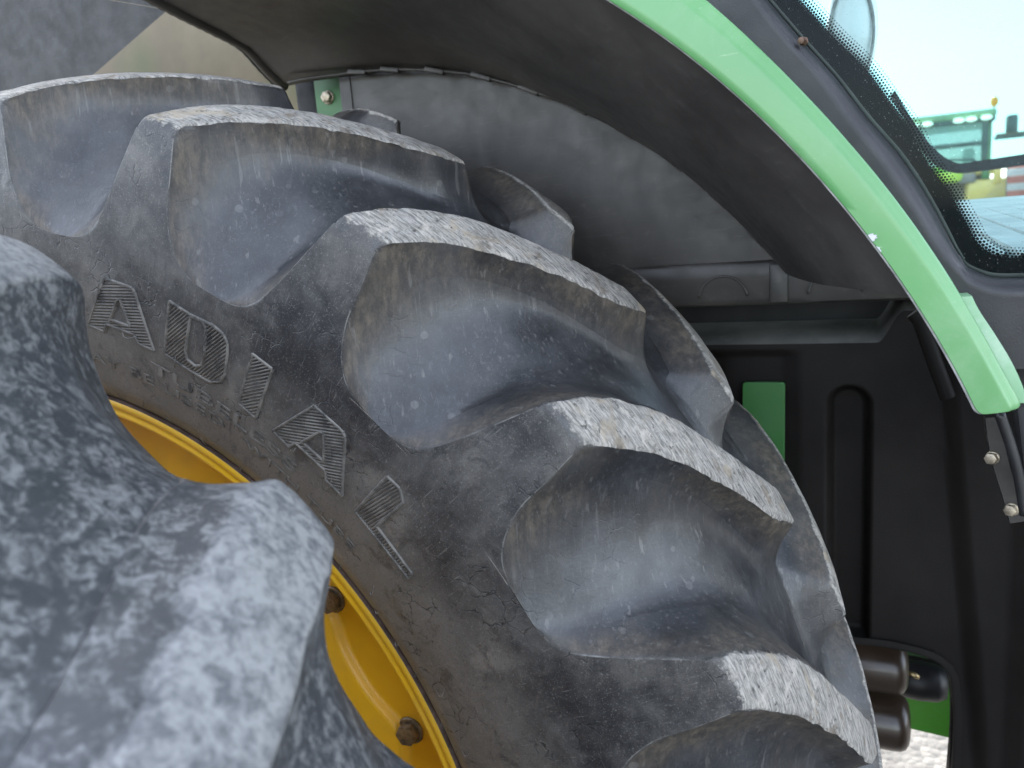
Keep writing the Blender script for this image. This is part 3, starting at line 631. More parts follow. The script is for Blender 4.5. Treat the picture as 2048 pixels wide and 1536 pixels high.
# extra end rows curving in to make round corners
ext = []
L = np.linalg.norm(hi_[-1]-lo_[-1]); cr = .007
for e, ins in ((.0022, .0003), (.0040, .0011), (.0052, .0024), (.0058, .0040), (.0060, .0060)):
    row = []
    for wv, dy, _ in ws:
        wc = ins/L+wv*(1-2*ins/L); q = lo_[-1]+(hi_[-1]-lo_[-1])*wc+(tl*(1-wv)+th*wv)*e; row.append(q+np.array([0, dy, 0]))
    ext.append(row)
Gd = np.concatenate([Gd, np.array(ext).transpose(1, 0, 2)], 1)
end = Gd[:, -1:].copy(); end[:, :, 1] = np.maximum(end[:, :, 1], .1)+.003
Gd = np.concatenate([Gd, end], 1)
lip = part('fender_lip', Gd.reshape(-1, 3), gridF(Gd.shape[0], Gd.shape[1]), GRN, TR, sharp=50); lip['label'] = 'light green painted fender edge with chips'
# bare sheet-metal edge along the lower side
eA = Gd[1, :-1].copy(); eB = eA.copy(); eA[:, 1] -= .0003; eB[:, 1] += .004
dn = (lo_-hi_); dn = dn/np.linalg.norm(dn, axis=1)[:, None]; dn = np.r_[dn, np.repeat(dn[-1:], len(eA)-len(dn), 0)]
eM = eA+dn*.0016; eM[:, 1] += .0006; eN = eB+dn*.0016
part('sheet_edge', np.stack([eA, eM, eN, eB], 0).reshape(-1, 3), gridF(4, len(eA)), BARE, lip, sharp=60)
# paint chip on the edge
def chip(pts, parent, c0, ux, uz, y):
    V = [(c0[0]+ux[0]*a+uz[0]*b, y, c0[2]+ux[2]*a+uz[2]*b) for a, b in pts]
    part('paint_chip', V, [list(range(len(V)))], WHITE, parent, smooth=False)
i0 = int(np.argmin(np.hypot(lo_[:, 0]-P['chip'][0], lo_[:, 2]-P['chip'][2]))); tt = lo_[i0+2]-lo_[i0-2]; tt /= np.linalg.norm(tt); nn = -dn[i0]
chip([(-.005, .0006), (-.0065, .003), (-.0075, .0062), (-.0058, .0052), (-.0062, .0080), (-.0040, .0062), (-.0034, .0072), (-.0018, .0040), (.0002, .0028), (.0012, .0006)], lip, lo_[i0], tt, nn, .0972)
chip([(.006, .0006), (.0072, .0026), (.0090, .0018), (.0104, .0022), (.0118, .0006)], lip, lo_[i0], tt, nn, .0976)
# tab: outer shell of the fender seen beside the lower end of the lip
ta = crom(P['tab'], 24); ti = ta.copy(); ti[:, 0] -= .016; ti[:, 1] = .1135; tb_ = ta.copy(); tb_[:, 0] -= .002; tb_[:, 1] -= .002; tc = ta.copy(); tc[:, 1] += .02
tg = np.stack([ti, tb_, ta, tc], 0)
capA = tg[:, :1].copy(); capA[:, :, 1] += .03
tg = np.concatenate([capA, tg], 1)
tab = part('fender_shell', tg.reshape(-1, 3), gridF(4, tg.shape[1]), TAB, TR, sharp=40); tab['label'] = 'pale green outer side of the fender end, sky light in its colour'

# dark plastic liner under the fender: barrel from the lip to the inner wall
def lin_pt(r, y, a): return (r*math.cos(a*D2R), y, r*math.sin(a*D2R))
def rseam(a): return np.interp(a, [38.6, 48.1, 56.4, 68.3, 82.4, 90], [1.094, 1.098, 1.092, 1.079, 1.050, 1.042])+.004
lq = crom(P['lip_low'], 60); la = np.degrees(np.arctan2(lq[:, 2], lq[:, 0])); lr = np.hypot(lq[:, 0], lq[:, 2])
an = np.linspace(89.5, 20, 150)
rlip = np.interp(an, la[::-1], lr[::-1])
prof = [(0, .103), (-.001, .107), (-.013, .130), (-.030, .172), (-.046, .22), (-.060, .27), (-.073, .33), (-.084, .39), (-.093, .45), (-.100, .51), (-.106, .555), (-.113, .585), (-.121, .600)]
rows = []
for dr, y in prof:
    r = rlip*(1-max(0, (y-.103)/.5))+1.196*max(0, (y-.103)/.5)+dr
    if y > .50: t_ = min(1, (y-.50)/.095); r = r*(1-t_)+(rseam(an)-.004)*t_
    ae = math.degrees(math.asin(.668/float(r[-1]))); aa = 89.5+(an-89.5)*(89.5-ae)/(89.5-an[-1]); r = np.interp(aa[::-1], an[::-1], r[::-1])[::-1]
    rows.append(np.stack([r*np.cos(aa*D2R), np.full_like(an, y), r*np.sin(aa*D2R)], -1))
Lg = np.array(rows)
# a shallow moulded pocket and a lump near the top of the barrel
cx, cz = .40, 1.08
Lg[:, :, 2] += (vnoise(Lg, 7.)*.006)
liner = part('fender_liner', Lg.reshape(-1, 3), gridF(len(prof), len(an)), LINER, TR, sharp=60); liner['label'] = 'dark scuffed plastic lining under the fender'
# inner wall below the seam, at y about 0.6
def wall_grid():
    a = np.linspace(83.0, 20, 120); tops = np.stack([(rseam(a)+.022)*np.cos(a*D2R), (rseam(a)+.022)*np.sin(a*D2R)], -1)
    rows = []
    for t in np.linspace(0, 1, 60):
        zb = .682; z = tops[:, 1]*(1-t)+np.minimum(zb, tops[:, 1])*t
        rows.append(np.stack([tops[:, 0], np.full(len(a), .6), z], -1))
    g_ = np.array(rows); g_[:, :, 1] += .012*np.clip((g_[:, :, 2]-.68)/.4, 0, 1)*0
    g_[:, :, 1] += vnoise(g_, 9.)*.004
    sx = g_[:, :, 0]; g_[:, :, 1] += .005*np.exp(-((sx-.405)/.004)**2)          # upright moulding line
    g_[:, :, 1] += -.0015*np.exp(-((sx-.415)/.003)**2)
    return g_
wg = wall_grid(); wall = part('liner_wall', wg.reshape(-1, 3), gridF(*wg.shape[:2]), LINER, liner)
# moulded seam bead with clips
sp = [lin_pt(rseam(a)-.005, .578, a) for a in np.linspace(88, 39.2, 120)]
V, F = tube([(p[0]*1.001, p[1]-.004, p[2]*1.001) for p in sp], .0026, 8); part('seam_bead', V, F, LINER, liner)
cl0 = None
for k, a in enumerate((80, 76.5, 72, 67.5, 63, 58.5, 54, 49.5, 45, 41)):
    bm = box_bm((-.018, -.007, -.0040), (.018, .004, .0040), .0018)
    bmesh.ops.transform(bm, matrix=Matrix.Translation(lin_pt(rseam(a)-.004, .577, a)) @ Matrix.Rotation((90-a)*D2R, 4, 'Y'), verts=bm.verts)
    bm_part('seam_clip', bm, LINER, liner, True)
# left edge of the lining: rolled rim with a ribbed edging strip, and its cut-out
edge = [tuple(p) for p in crom(Lg[:, 0], 60)]
V, F = tube(edge, .008, 10); part('liner_rolled_edge', V, F, LINER, liner)
V, F = tube([(p[0]-.012, p[1], p[2]+.001) for p in edge[20:-2]], .0035, 8, rad=[.0035+.0008*(k % 2) for k in range(len(edge[20:-2]))]); part('edging_strip', V, F, SEAL, liner)
bm = prism_bm(round_poly([(.128, .598, 1.08), (.128, .598, .93), (.15, .598, .93), (.15, .598, 1.085)], [.012, 0, 0, 0]), (0, .06, 0)); bm_part('liner_return', bm, LINER, liner)
bm = prism_bm(round_poly([(.0, .6, 1.092), (.13, .6, 1.092), (.15, .6, 1.066), (.12, .6, 1.062), (.04, .6, 1.066), (.02, .6, 1.078)], 0), (0, .05, 0)); bm_part('liner_step', bm, LINER, liner)
# green bracket with a bolt behind the cut-out
bk = [Vector(p) for p in P['brk']]
bm = prism_bm([bk[0]+Vector((0, 0, .02)), bk[1]+Vector((.03, 0, .02)), bk[2]+Vector((.03, 0, -.06)), bk[3]+Vector((-.002, 0, -.06))], (0, .006, 0), .001); grb = bm_part('green_bracket', bm, GRN2, TR)
hexbolt('bracket_bolt', P['bolt_cut'], (0, -1, 0), .019, ZINC, grb)
V, F = tube([P['beigeglint'][0], P['beigeglint'][1]], .004, 10); part('painted_glint', V, F, WHITE, liner)  # white tube painted in as a glint on the lining edge
# beige panel behind, and the rear fender piece at the upper left
bm = prism_bm([(-1.6, .95, .4), (.22, .95, .4), (.22, .95, 1.75), (-1.6, .95, 1.75)], (0, .02, 0)); bp = bm_part('beige_panel', bm, BEIGE, TR); bp['label'] = 'plain olive beige panel behind the tyre top'
b = [Vector(p) for p in P['box']]
bm = bmesh.new()
fr = [b[0], b[1], b[2], b[3], b[4], b[5]]
vs = [bm.verts.new(p) for p in fr]; bm.faces.new(vs)
back = [bm.verts.new(b[i]+Vector((-.02, .004, .0))) for i in (0, 1, 2)]
bm.faces.new([vs[1], vs[0], back[0], back[1]]); bm.faces.new([vs[2], vs[1], back[1], back[2]])
bx = bm_part('rear_fender', bm, BOXM, TR); bx['label'] = 'grey textured rear fender piece with a sharp slanting edge'
bm = bmesh.new(); vs = [bm.verts.new(p) for p in (b[0]+Vector((.0005, .001, .0008)), b[5]+Vector((0, .001, .0008)), b[5]+Vector((0, -.05, .12)), b[7]+Vector((0, -.05, .12)), b[6]+Vector((0, .001, .0)))]; bm.faces.new(vs); bm_part('rear_fender_flange', bm, BOXM, bx)

# ledge below the wall, gap, tank panel --------------------------------------
lg = []
xs = np.linspace(.3, 1.32, 60)
for y, z in ((.606, .686), (.597, .6835), (.594, .679), (.594, .66), (.597, .63), (.599, .622), (.604, .6185), (.66, .6175)):
    zz_ = z+(.0)*xs; lg.append(np.stack([xs, np.full_like(xs, y), np.full_like(xs, z)], -1))
lgA = np.array(lg); lgA[2:6, :, 1] += vnoise(lgA, 14.)[2:6]*.003
led = part('lower_ledge', lgA.reshape(-1, 3), gridF(*lgA.shape[:2]), LINER, TR, sharp=40); led['label'] = 'narrow dark ledge under the lining'
bm = box_bm((.842, .586, .622), (.868, .60, .679), .004); bm_part('ledge_rib', bm, LINER, led, True)
for cxx in (.775, .93):
    ring = [(cxx+.036*math.cos(t), .594, .628+.036*math.sin(t)) for t in np.linspace(.15, math.pi-.15, 24)]
    V, F = tube(ring, .0022, 6); part('ledge_moulding', V, F, LINER, led)
bm = box_bm((.2, .72, .50), (1.5, .74, .70)); bm_part('gap_back', bm, DARK, TR)  # near-black sheet, the gap's shade put into its colour
# tank panel as a relief grid
gx_ = np.unique(np.r_[np.linspace(.35, .90, 45), np.linspace(.90, 1.055, 60), np.linspace(1.055, 1.10, 90), np.linspace(1.10, 1.14, 20), np.linspace(1.14, 1.6, 40)]); gz_ = np.unique(np.r_[np.linspace(-.9, -.2, 30), np.linspace(-.2, .02, 20), np.linspace(.02, .095, 150), np.linspace(.095, .40, 70), np.linspace(.40, .56, 70)])
TX, TZ = np.meshgrid(gx_, gz_, indexing='ij'); TY = np.full_like(TX, .62)
topz = .557+.045*np.clip((TX-.985)/.035, 0, 1)**2*(3-2*np.clip((TX-.985)/.035, 0, 1))
TZ = np.where(TZ > .3, .3+(TZ-.3)*(topz-.3)/.26, TZ)
def sst(x, a, b_): t_ = np.clip((x-a)/(b_-a), 0, 1); return t_*t_*(3-2*t_)
# slot
sx0, sx1, szt, szb = .918, .980, .494, .086; cxs = .949; hw = .031
dxs = np.abs(TX-cxs); over = np.maximum(TZ-(szt-hw), 0); dsl = np.hypot(dxs, over); TY += .030*(1-sst(dsl, hw-.012, hw+.002))*sst(TZ, szb-.004, szb+.012)
# recessed strip left of the slot for the green plate, upright edge
TY += .010*(1-sst(TX, .862, .872))*(1-sst(TZ, .535, .55))
TY += .020*(1-sst(TX, .755, .765))*(1-sst(TZ, .53, .55))
# right-hand body swells towards the viewer
TY -= .016*sst(TX+.10*(TZ-.4), 1.070, 1.10)*(1-sst(TZ, .395, .41)*(1-sst(TX-(.58-TZ)*.16, 1.045, 1.058)))
TY -= .02*sst(TX, 1.165, 1.18)
# bottom edge rolls under above the opening
ho = [tuple(p) for p in P['hole']]
inside = (TX > .90) & (TX < 1.0930-.022*np.clip((TZ-.0585)/.025, 0, 1)**2) & (TZ < .0835+.004*(TX-.95)/.11-.03*np.clip((TX-1.066)/.027, 0, 1)**2.2)
Pt = np.stack([TX, TY+vnoise(np.stack([TX, TY, TZ], -1), 8.)*.004, TZ], -1); FF = gridF(*TX.shape)
keep = ~(inside.ravel()[FF].all(1)); tank = part('tank_panel', Pt.reshape(-1, 3), FF[keep], TANK, TR); tank['label'] = 'matt black side panel with an upright slot'
tz = np.array(Pt[:, -1]); sh = []
for dy, dz in ((0, 0), (.004, .006), (.012, .012), (.03, .018), (.055, .022), (.09, .024)): sh.append(tz+np.array([0, dy, dz]))
sh = np.array(sh); part('panel_shoulder', sh.reshape(-1, 3), gridF(*sh.shape[:2]), plastic('lightened_dusty_shoulder', (.040, .039, .035), (.075, .072, .064), .6, 9, .3, 300), tank)  # dusty top, with extra lightness painted in against the shade there
# rim wall of the opening
hp = [(.90, .083), (1.03, .0855), (1.060, .080), (1.074, .074), (1.084, .065), (1.0905, .052), (1.093, .035), (1.0935, -.2), (1.0935, -.9)]
hq = crom([(a, .612, c_) for a, c_ in hp], 80); hw_ = []
hd = np.gradient(hq, axis=0); hn = np.stack([hd[:, 2], 0*hd[:, 0], -hd[:, 0]], -1); hn /= np.linalg.norm(hn, axis=1)[:, None]
for dy, off in ((.0005, .010), (-.0005, .004), (-.0015, .001), (-.001, -.001), (.003, -.002), (.05, -.002)): hw_.append(hq-hn*off+np.array([0, dy, 0]))
part('opening_edge', np.array(hw_).reshape(-1, 3), gridF(6, 80), TANK, tank, sharp=60)
bm = prism_bm(round_poly([Vector(p) for p in P['green_plate']], [.006, .006, 0, 0]), (0, .008, 0), .001); gp = bm_part('green_plate', bm, GRN2, TR); gp['label'] = 'small green plate set in the black panel'
# post and crease behind the lip
V, F = tube([(1.022, .47, .616), (1.030, .47, .606), (1.045, .47, .56), (1.062, .47, .51)], .009, 12); part('upright_hinge', V, F, TANK, TR, sharp=40)
# rubber skirt strip, bolted bar, hose, side panel at the right
br_ = [Vector(p) for p in P['bar']]
A = np.array(crom([p[:] for p in br_], 24)); dirn = np.gradient(A, axis=0); nrm_ = np.stack([-dirn[:, 2], 0*dirn[:, 0], dirn[:, 0]], -1); nrm_ /= np.linalg.norm(nrm_, axis=1)[:, None]
bl_ = A-nrm_*.006; brr = A+nrm_*.008; brb = brr+np.array([0, .014, 0]); blb = bl_+np.array([0, .014, 0])
st_ = np.stack([blb, bl_, brr, brb], 0); bar = part('bolted_strip', st_.reshape(-1, 3), gridF(4, 24), plastic('dusty_steel_strip', (.022, .020, .017), (.042, .037, .031), .6, 30, .3, 300, scratch=False), TR, sharp=40)
bar['label'] = 'narrow dusty steel strip with two bolts'
for p in P['barbolt']: hexbolt('strip_bolt', (p[0], p[1]-.001, p[2]), (-.35, -.9, .1), .011, ZINC, bar, 1.15, .008)
V, F = tube(crom(P['hose'], 20), .0048, 12); part('rubber_edging', V, F, SEAL, TR)
sp_ = [Vector(p) for p in P['side']]
bm = prism_bm([sp_[0], sp_[1]+Vector((.3, 0, 0)), sp_[2]+Vector((.3, 0, 0)), sp_[3]], (0, .03, 0), .006); bm_part('side_cover', bm, TRIM, TR, True)
# air tanks, pipes and frame in the opening
def air_tank(x1, z, y, r):
    pr = [(0, x1), (r*.45, x1-.0006), (r*.72, x1-.003), (r*.90, x1-.0085), (r*.985, x1-.017), (r, x1-.027), (r, x1-.03)] + [(r, x) for x in (x1-.08, x1-.2, x1-.5)]
    a = np.linspace(0, 2*math.pi, 41); V = np.stack([np.stack([np.full(41, x), y+q*np.cos(a), z+q*np.sin(a)], -1) for q, x in pr]).reshape(-1, 3)
    o = part('air_tank', V, gridF(len(pr), 41), BRONZE, TR, sharp=50); o['label'] = 'dark brown cylinder with a rounded end'; return o
t1 = air_tank(1.046, -.050, .80, .047); t2 = air_tank(1.051, -.158, .80, .049); t1['label'] = 'upper dark brown cylinder with a brass fitting on its end'; t2['label'] = 'lower dark brown cylinder with a rounded end'
V, F = tube([(1.045, .79, -.052), (1.052, .79, -.054), (1.056, .79, -.056), (1.062, .79, -.058)], .0035, 8, rad=[.0035, .005, .005, .0035]); part('tank_fitting', V, F, BRASS, t1)
bm = box_bm((.8, .985, -.170), (1.7, 1.0, .25)); bm_part('dark_backing', bm, DARK, TR)  # added near-black sheet that paints the space behind the cylinders dark
V, F = tube([(.9, .95, -.085), (1.06, .95, -.090), (1.2, .95, -.100), (1.4, .95, -.112)], .014, 14); part('green_pipe', V, F, GRN2, TR)
bm = prism_bm([(1.0, .95, -.06), (1.3, .95, -.06), (1.3, .95, -.082), (1.0, .95, -.072)], (0, .01, 0)); bm_part('frame_rail', bm, GRN2, TR)
bm = prism_bm([(.9, .96, -.16), (1.4, .96, -.165), (1.4, .96, -.30), (.9, .96, -.258)], (0, .02, 0), .003); gpl = bm_part('frame_plate', bm, paint('leaf_green_paint', (.075, .30, .028), .4, .15, (.2, .3, .1), nick=False, coat=.1), TR); gpl['label'] = 'bright green frame plate behind the cylinders'
pr = [(0, 1.03), (.028, 1.032), (.034, 1.045), (.036, 1.07), (.034, 1.10), (.026, 1.115), (0, 1.12)]
a = np.linspace(0, 2*math.pi, 25); V = np.stack([np.stack([np.full(25, x), .90+q*np.cos(a), -.128+q*np.sin(a)], -1) for q, x in pr]).reshape(-1, 3); part('black_canister', V, gridF(len(pr), 25), SEAL, TR)

# ------------------------------------------------------------------ cab side: trim, glass, frit
Gp, Hp = crom_pair(P['glass_edge'], P['trim_in'], 150)
dirv = Hp-Gp; Ld = np.linalg.norm(dirv, axis=1); du = dirv/Ld[:, None]
rows = []
for d_, y in ((-.007, .1635), (-.001, .1625), (0, .1600), (.002, .1595), (.0050, .1575), (.0070, .1545), (.0088, .1508), (.0105, .1490), (.0125, .1483), (.0160, .1486), (.022, .1490)):
    f_ = np.minimum(d_, Ld*.8); q = Gp+du*f_[:, None]; q[:, 1] = y; rows.append(q)
for t in (.85, .92, 1.):
    q = Gp+du*np.maximum(.0225, Ld*t)[:, None]; q[:, 1] = (.1488+.001*t); rows.append(q)
q = rows[-1].copy(); q[:, 1] += .03; rows.append(q)
tr_ = np.array(rows); trim = part('cab_trim', tr_.reshape(-1, 3), gridF(*tr_.shape[:2]), TRIM, TR, sharp=60); trim['label'] = 'charcoal plastic surround of the cab window'
bm = box_bm((1.09, .20, .56), (1.5, .23, .60)); bm_part('gap_shade_block', bm, DARK, TR)  # near-black strip painting the shade of the gap below the trim
# glass pane with bevelled edge and printed border
def glass():
    g = G('tinted_cab_glass'); fr = g.n('Fresnel', {'IOR': 1.17}).outputs[0]
    tr = g.n('BsdfTransparent', {'Color': (.53, .68, .685, 1)}); gl = g.n('BsdfGlossy', {'Color': (1, 1, 1, 1), 'Roughness': .02})
    o = g.co(); d = g.ss(g.noise(o, 700, 2, .5), .66, .72); df = g.n('BsdfDiffuse', {'Color': (.55, .62, .62, 1)})
    m1 = g.n('MixShader', {0: fr, 1: tr.outputs[0], 2: gl.outputs[0]}); m2 = g.n('MixShader', {0: g.mul(d, .35), 1: m1.outputs[0], 2: df.outputs[0]})
    g.t.links.new(m2.outputs[0], g.out.inputs[0]); return g.m
GLASS = glass()
def frit():
    g = G('printed_frit'); uv = g.n('UVMap', uv_map='UVMap').outputs[0]; sep = g.n('SeparateXYZ', {0: uv}).outputs
    s = .0027; h = s*math.sqrt(3)
    def lat(ox, oy):
        x = g.ma('DIVIDE', g.ma('ADD', sep[0], ox+10), s); y = g.ma('DIVIDE', g.ma('ADD', sep[1], oy+10*h), h)
        fx = g.mul(g.ma('SUBTRACT', g.ma('FRACT', x), .5), s); fy = g.mul(g.ma('SUBTRACT', g.ma('FRACT', y), .5), h)
        return g.ma('SQRT', g.ma('ADD', g.mul(fx, fx), g.mul(fy, fy)))
    d = g.ma('MINIMUM', lat(0, 0), lat(s/2, h/2))
    rad = g.lin(sep[1], 0., .0115, .00050, .00168)
    black = g.ss(g.ma('SUBTRACT', rad, d), -.00018, .00018); black = g.ma('MAXIMUM', black, g.ss(sep[1], .0110, .0115)); black = g.mul(black, g.ss(sep[1], -.0004, -.0003))
    o = g.co(); du_ = g.ss(g.noise(o, 600, 3, .6), .62, .72)
    b = g.n('BsdfPrincipled', {'Base Color': g.mix(g.mul(du_, .08), (.006, .006, .007), (.16, .17, .17)), 'Roughness': .3, 'Specular IOR Level': .06}); tr = g.n('BsdfTransparent', {'Color': (1, 1, 1, 1)})
    m = g.n('MixShader', {0: black, 1: tr.outputs[0], 2: b.outputs[0]}); g.t.links.new(m.outputs[0], g.out.inputs[0]); return g.m
gi = Gp-du*.0012
far_pts = [np.array([1.6, .157, .66]), np.array([1.6, .157, 1.35]), np.array([.78, .157, 1.35])]
poly = [tuple(p) for p in gi[::2]]
bm = bmesh.new(); vs = [bm.verts.new((p[0], .1572, p[2])) for p in poly+[tuple(q) for q in far_pts]]; bm.faces.new(vs)
bmesh.ops.triangulate(bm, faces=bm.faces)
pane = bm_part('window_pane', bm, GLASS, TR); pane['label'] = 'tinted cab window glass with a dotted black border'
EDGE = plastic('glass_cut_edge', (.022, .031, .030), (.040, .052, .050), .6, 30, .05, scratch=False)
ge = np.stack([gi+np.array([0, .0012, 0]), gi+np.array([0, .0004, 0])-du*.0002, gi+np.array([0, .0004, 0])-du*.0030], 0); ge[2, :, 1] -= .0002
part('glass_edge', ge.reshape(-1, 3), gridF(3, len(gi)), EDGE, pane)
Fi = crom(P['frit_in'], 150)
# distance of the border rows measured from the clear side
gmid = gi-du*.0020
Fi2 = np.array([Fi[np.argmin(np.linalg.norm(Fi-gmid[i], axis=1))] for i in range(len(gmid))])
Fd = crom(P['frit_in'], 1200); Fi2 = Fd[[int(k) for k in np.linspace(0, 1199, 150)]]
frd = np.gradient(Fi2, axis=0); frn = np.stack([frd[:, 2], 0*frd[:, 0], -frd[:, 0]], -1); frn /= np.linalg.norm(frn, axis=1)[:, None]
if (frn[60]@(gmid[60]-Fi2[60])) < 0: frn = -frn
al = np.r_[0, np.cumsum(np.linalg.norm(np.diff(Fi2, axis=0), axis=1))]
rows, uvs = [], []
for v_ in (-.0006, 0, .003, .006, .009, .0118, .0125):
    q = Fi2+frn*v_; q[:, 1] = .1586; rows.append(q); uvs.append(np.stack([al, np.full(150, v_)], -1))
# outer rows run to the glass edge
for t in (.5, 1.):
    q = rows[6]*(1-t)+gmid[[int(np.argmin(np.linalg.norm((gmid-rows[6][i])[:, [0, 2]], axis=1))) for i in range(150)]]*t if t < 1 else None
    if q is None: q = gmid[[int(np.argmin(np.linalg.norm((gmid-rows[6][i])[:, [0, 2]], axis=1))) for i in range(150)]].copy()
    q[:, 1] = .1586; rows.append(q); uvs.append(np.stack([al, np.full(150, .03+t*.01)], -1))
fr_ = np.array(rows); part('printed_border', fr_.reshape(-1, 3), gridF(*fr_.shape[:2]), frit(), pane, uv=np.array(uvs).reshape(-1, 2))
hexbolt('trim_screw', (.9155, .1560, .889), (-.3, -.9, 0), .0058, metal('copper_screw', (.14, .085, .06), .4, .6), trim, 1.2, .006)
# cab body out of view that throws its own shade: roof (stretched to block the sun), far side, pillars, floor
def cabbox(nm, lo, hi, m, bw=.01): return bm_part(nm, box_bm(lo, hi, bw), m, TR, True)
rf = cabbox('cab_roof', (-.75, -.08, 2.02), (1.75, 2.02, 2.30), GRN, .06)
cabbox('cab_floor', (.05, .66, .45), (1.6, 1.9, .50), DARK); cabbox('rear_cab_wall', (-.02, .66, .45), (.03, 1.8, 1.15), DARK)
cabbox('cab_pillar', (.50, .17, 1.20), (.60, .27, 2.04), TRIM); cabbox('cab_pillar', (.50, 1.7, .9), (.60, 1.8, 2.04), TRIM)
bm = box_bm((.6, 1.80, .83), (1.7, 1.806, 2.0)); fpn = bm_part('far_window_pane', bm, GLASS, TR)
# frame of the far cab window
ba, bb = crom_pair(P['far_bar_a'], P['far_bar_b'], 50); q1 = ba.copy(); q1[:, 1] += .03; q2 = bb.copy(); q2[:, 1] += .03
bg_ = np.stack([q1, ba, bb, q2], 0); part('far_window_frame', bg_.reshape(-1, 3), gridF(4, 50), plastic('dusty_far_frame', (.010, .014, .018), (.03, .04, .05), .6, 40, .2, 300, scratch=True), TR, sharp=30)
# ribbed mat inside
MATM = plastic('grey_rubber_mat', (.46, .48, .48), (.60, .62, .62), .7, 14, .3, 200); MGAP = plastic('mat_groove', (.22, .23, .235), (.30, .31, .315), .8, 14, .2, 200, scratch=False)
def mat_pt(u, v):      # u across (0 left), v from near 0 to far 1
    x = 1.055+.03*v+u*.16+.02*(v-.5)*0; return np.array([x, .30+v*.85, .690+.062*v**.8])
mb = np.array([[mat_pt(u, v)-np.array([0, 0, .003]) for u in np.linspace(-.3, 1.6, 12)] for v in np.linspace(0, 1, 16)]); cm = part('ribbed_mat', mb.reshape(-1, 3), gridF(16, 12), MGAP, TR); cm['label'] = 'pale ribbed rubber mat inside the cab window'
for k in range(7):
    u0 = -.22+k*.26
    rows = []
    for w_, dz in ((0, -.003), (.01, .001), (.2, .001), (.21, -.003)):
        rows.append([mat_pt(u0+w_-.34*(1-(1-v)**2)*(.5+.2*k)+.30*v*v*0, v*.97)+np.array([0, 0, dz]) for v in np.linspace(0, 1, 20)])
    rg = np.array(rows); part('mat_rib', rg.reshape(-1, 3), gridF(4, 20), MATM, cm, sharp=30)
# round mirror housing seen through the glass
def ellip(c, rx, ry, rz, nu=28, nv=18):
    u = np.linspace(0, 2*math.pi, nu); v = np.linspace(-math.pi/2, math.pi/2, nv)
    return np.stack([c[0]+rx*np.cos(v)[:, None]*np.cos(u), c[1]+ry*np.cos(v)[:, None]*np.sin(u), np.repeat((c[2]+rz*np.sin(v))[:, None], nu, 1)], -1).reshape(-1, 3), gridF(nv, nu)
mc = P['mirror'][0]; V, F = ellip(mc, .036, .03, .085); mr = part('round_mirror', V, F, plastic('pale_mirror_shell', (.70, .72, .70), (.80, .82, .80), .25, 30, .1, scratch=False), TR)
ring = [(mc[0]+.030*math.cos(t), mc[1]-.022, mc[2]-.01+.07*math.sin(t)) for t in np.linspace(0, 2*math.pi, 40)]; V, F = tube(ring, .0025, 6, cap=False); part('mirror_rim', V, F, BARE, mr)

# ------------------------------------------------------------------ far tractor and barrier seen through the cab
FT = empty('parked_tractor', 'small distant green tractor seen through the cab window, with roof lights and orange beacon', 'tractor', (2.3, 13, Z0))
def fpart(nm, lo, hi, m, bw=.02, parent=FT):
    bm = box_bm([lo[i]-FT.location[i] for i in range(3)], [hi[i]-FT.location[i] for i in range(3)], bw); return bm_part(nm, bm, m, parent, True)
FGRN = paint('far_green_paint', (.46, .60, .32), .4, .2, nick=False); FYEL = paint('far_yellow_paint', (.70, .58, .16), .5, .3, (.7, .65, .45), nick=False); FDK = plastic('far_dark', (.16, .165, .15), (.24, .245, .22), .6, 6, scratch=False)  # far colours lightened: washed-out glare and haze painted in
fpart('cab_roof', (1.25, 13, 1.99), (2.80, 14.5, 2.10), FGRN, .04)
fpart('roof_band', (1.27, 12.99, 1.93), (2.78, 14.4, 1.992), FDK, .01)
LAMP = G('lamp_lens'); LAMP.bsdf((.85, .82, .70), .15, Emission_Color=(1, .93, .75, 1), Emission_Strength=.7); LAMP = LAMP.m
for x in (1.50, 1.72, 1.90, 2.31, 2.47, 2.66):
    V, F = ellip((x-2.3, -.05, 1.975-Z0), .075, .05, .036, 16, 10); part('roof_light', V, F, LAMP, FT)
FGL = G('far_cab_glass'); FGL.bsdf((.60, .70, .60), .1, Alpha=.55); FGL = FGL.m
fpart('cab_glass', (1.35, 13.02, 1.25), (2.62, 13.04, 1.94), FGL, 0)
fpart('window_rail', (1.35, 13.0, 1.60), (2.62, 13.03, 1.66), FDK); 
fpart('cab_post', (2.62, 13, 1.0), (2.70, 13.1, 1.95), FDK); fpart('cab_post', (2.71, 13.2, 1.0), (2.77, 13.3, 1.95), FGRN); fpart('cab_post', (1.27, 13, 1.0), (1.35, 13.1, 1.95), FDK)
fpart('driver_seat', (2.44, 13.5, 1.25), (2.60, 13.7, 1.60), FDK, .06)
V, F = tube([(2.765-2.3, .1, 2.0-Z0), (2.77-2.3, .1, 2.14-Z0)], .012, 8); bst = part('beacon_stalk', V, F, FDK, FT)
BEAC = G('beacon_orange'); BEAC.bsdf((.85, .30, .03), .2, Emission_Color=(1, .35, .05, 1), Emission_Strength=.25); V, F = ellip((2.77-2.3, .1, 2.20-Z0), .055, .055, .075, 16, 10); part('beacon', V, F, BEAC.m, FT)
fpart('exhaust_stack', (2.94, 13.1, 1.70), (3.08, 13.25, 1.99), FDK, .03); fpart('mirror_arm', (2.77, 13, 1.65), (3.6, 13.06, 1.70), FDK); fpart('wooden_rail', (2.80, 13.02, 1.70), (3.7, 13.07, 1.735), plastic('weathered_wood', (.30, .20, .14), (.42, .30, .22), .7), .005)
fpart('rear_fender', (1.9, 12.6, 1.08), (2.36, 13.2, 1.33), paint('lime_paint', (.40, .66, .05), .4, .1, nick=False), .08)
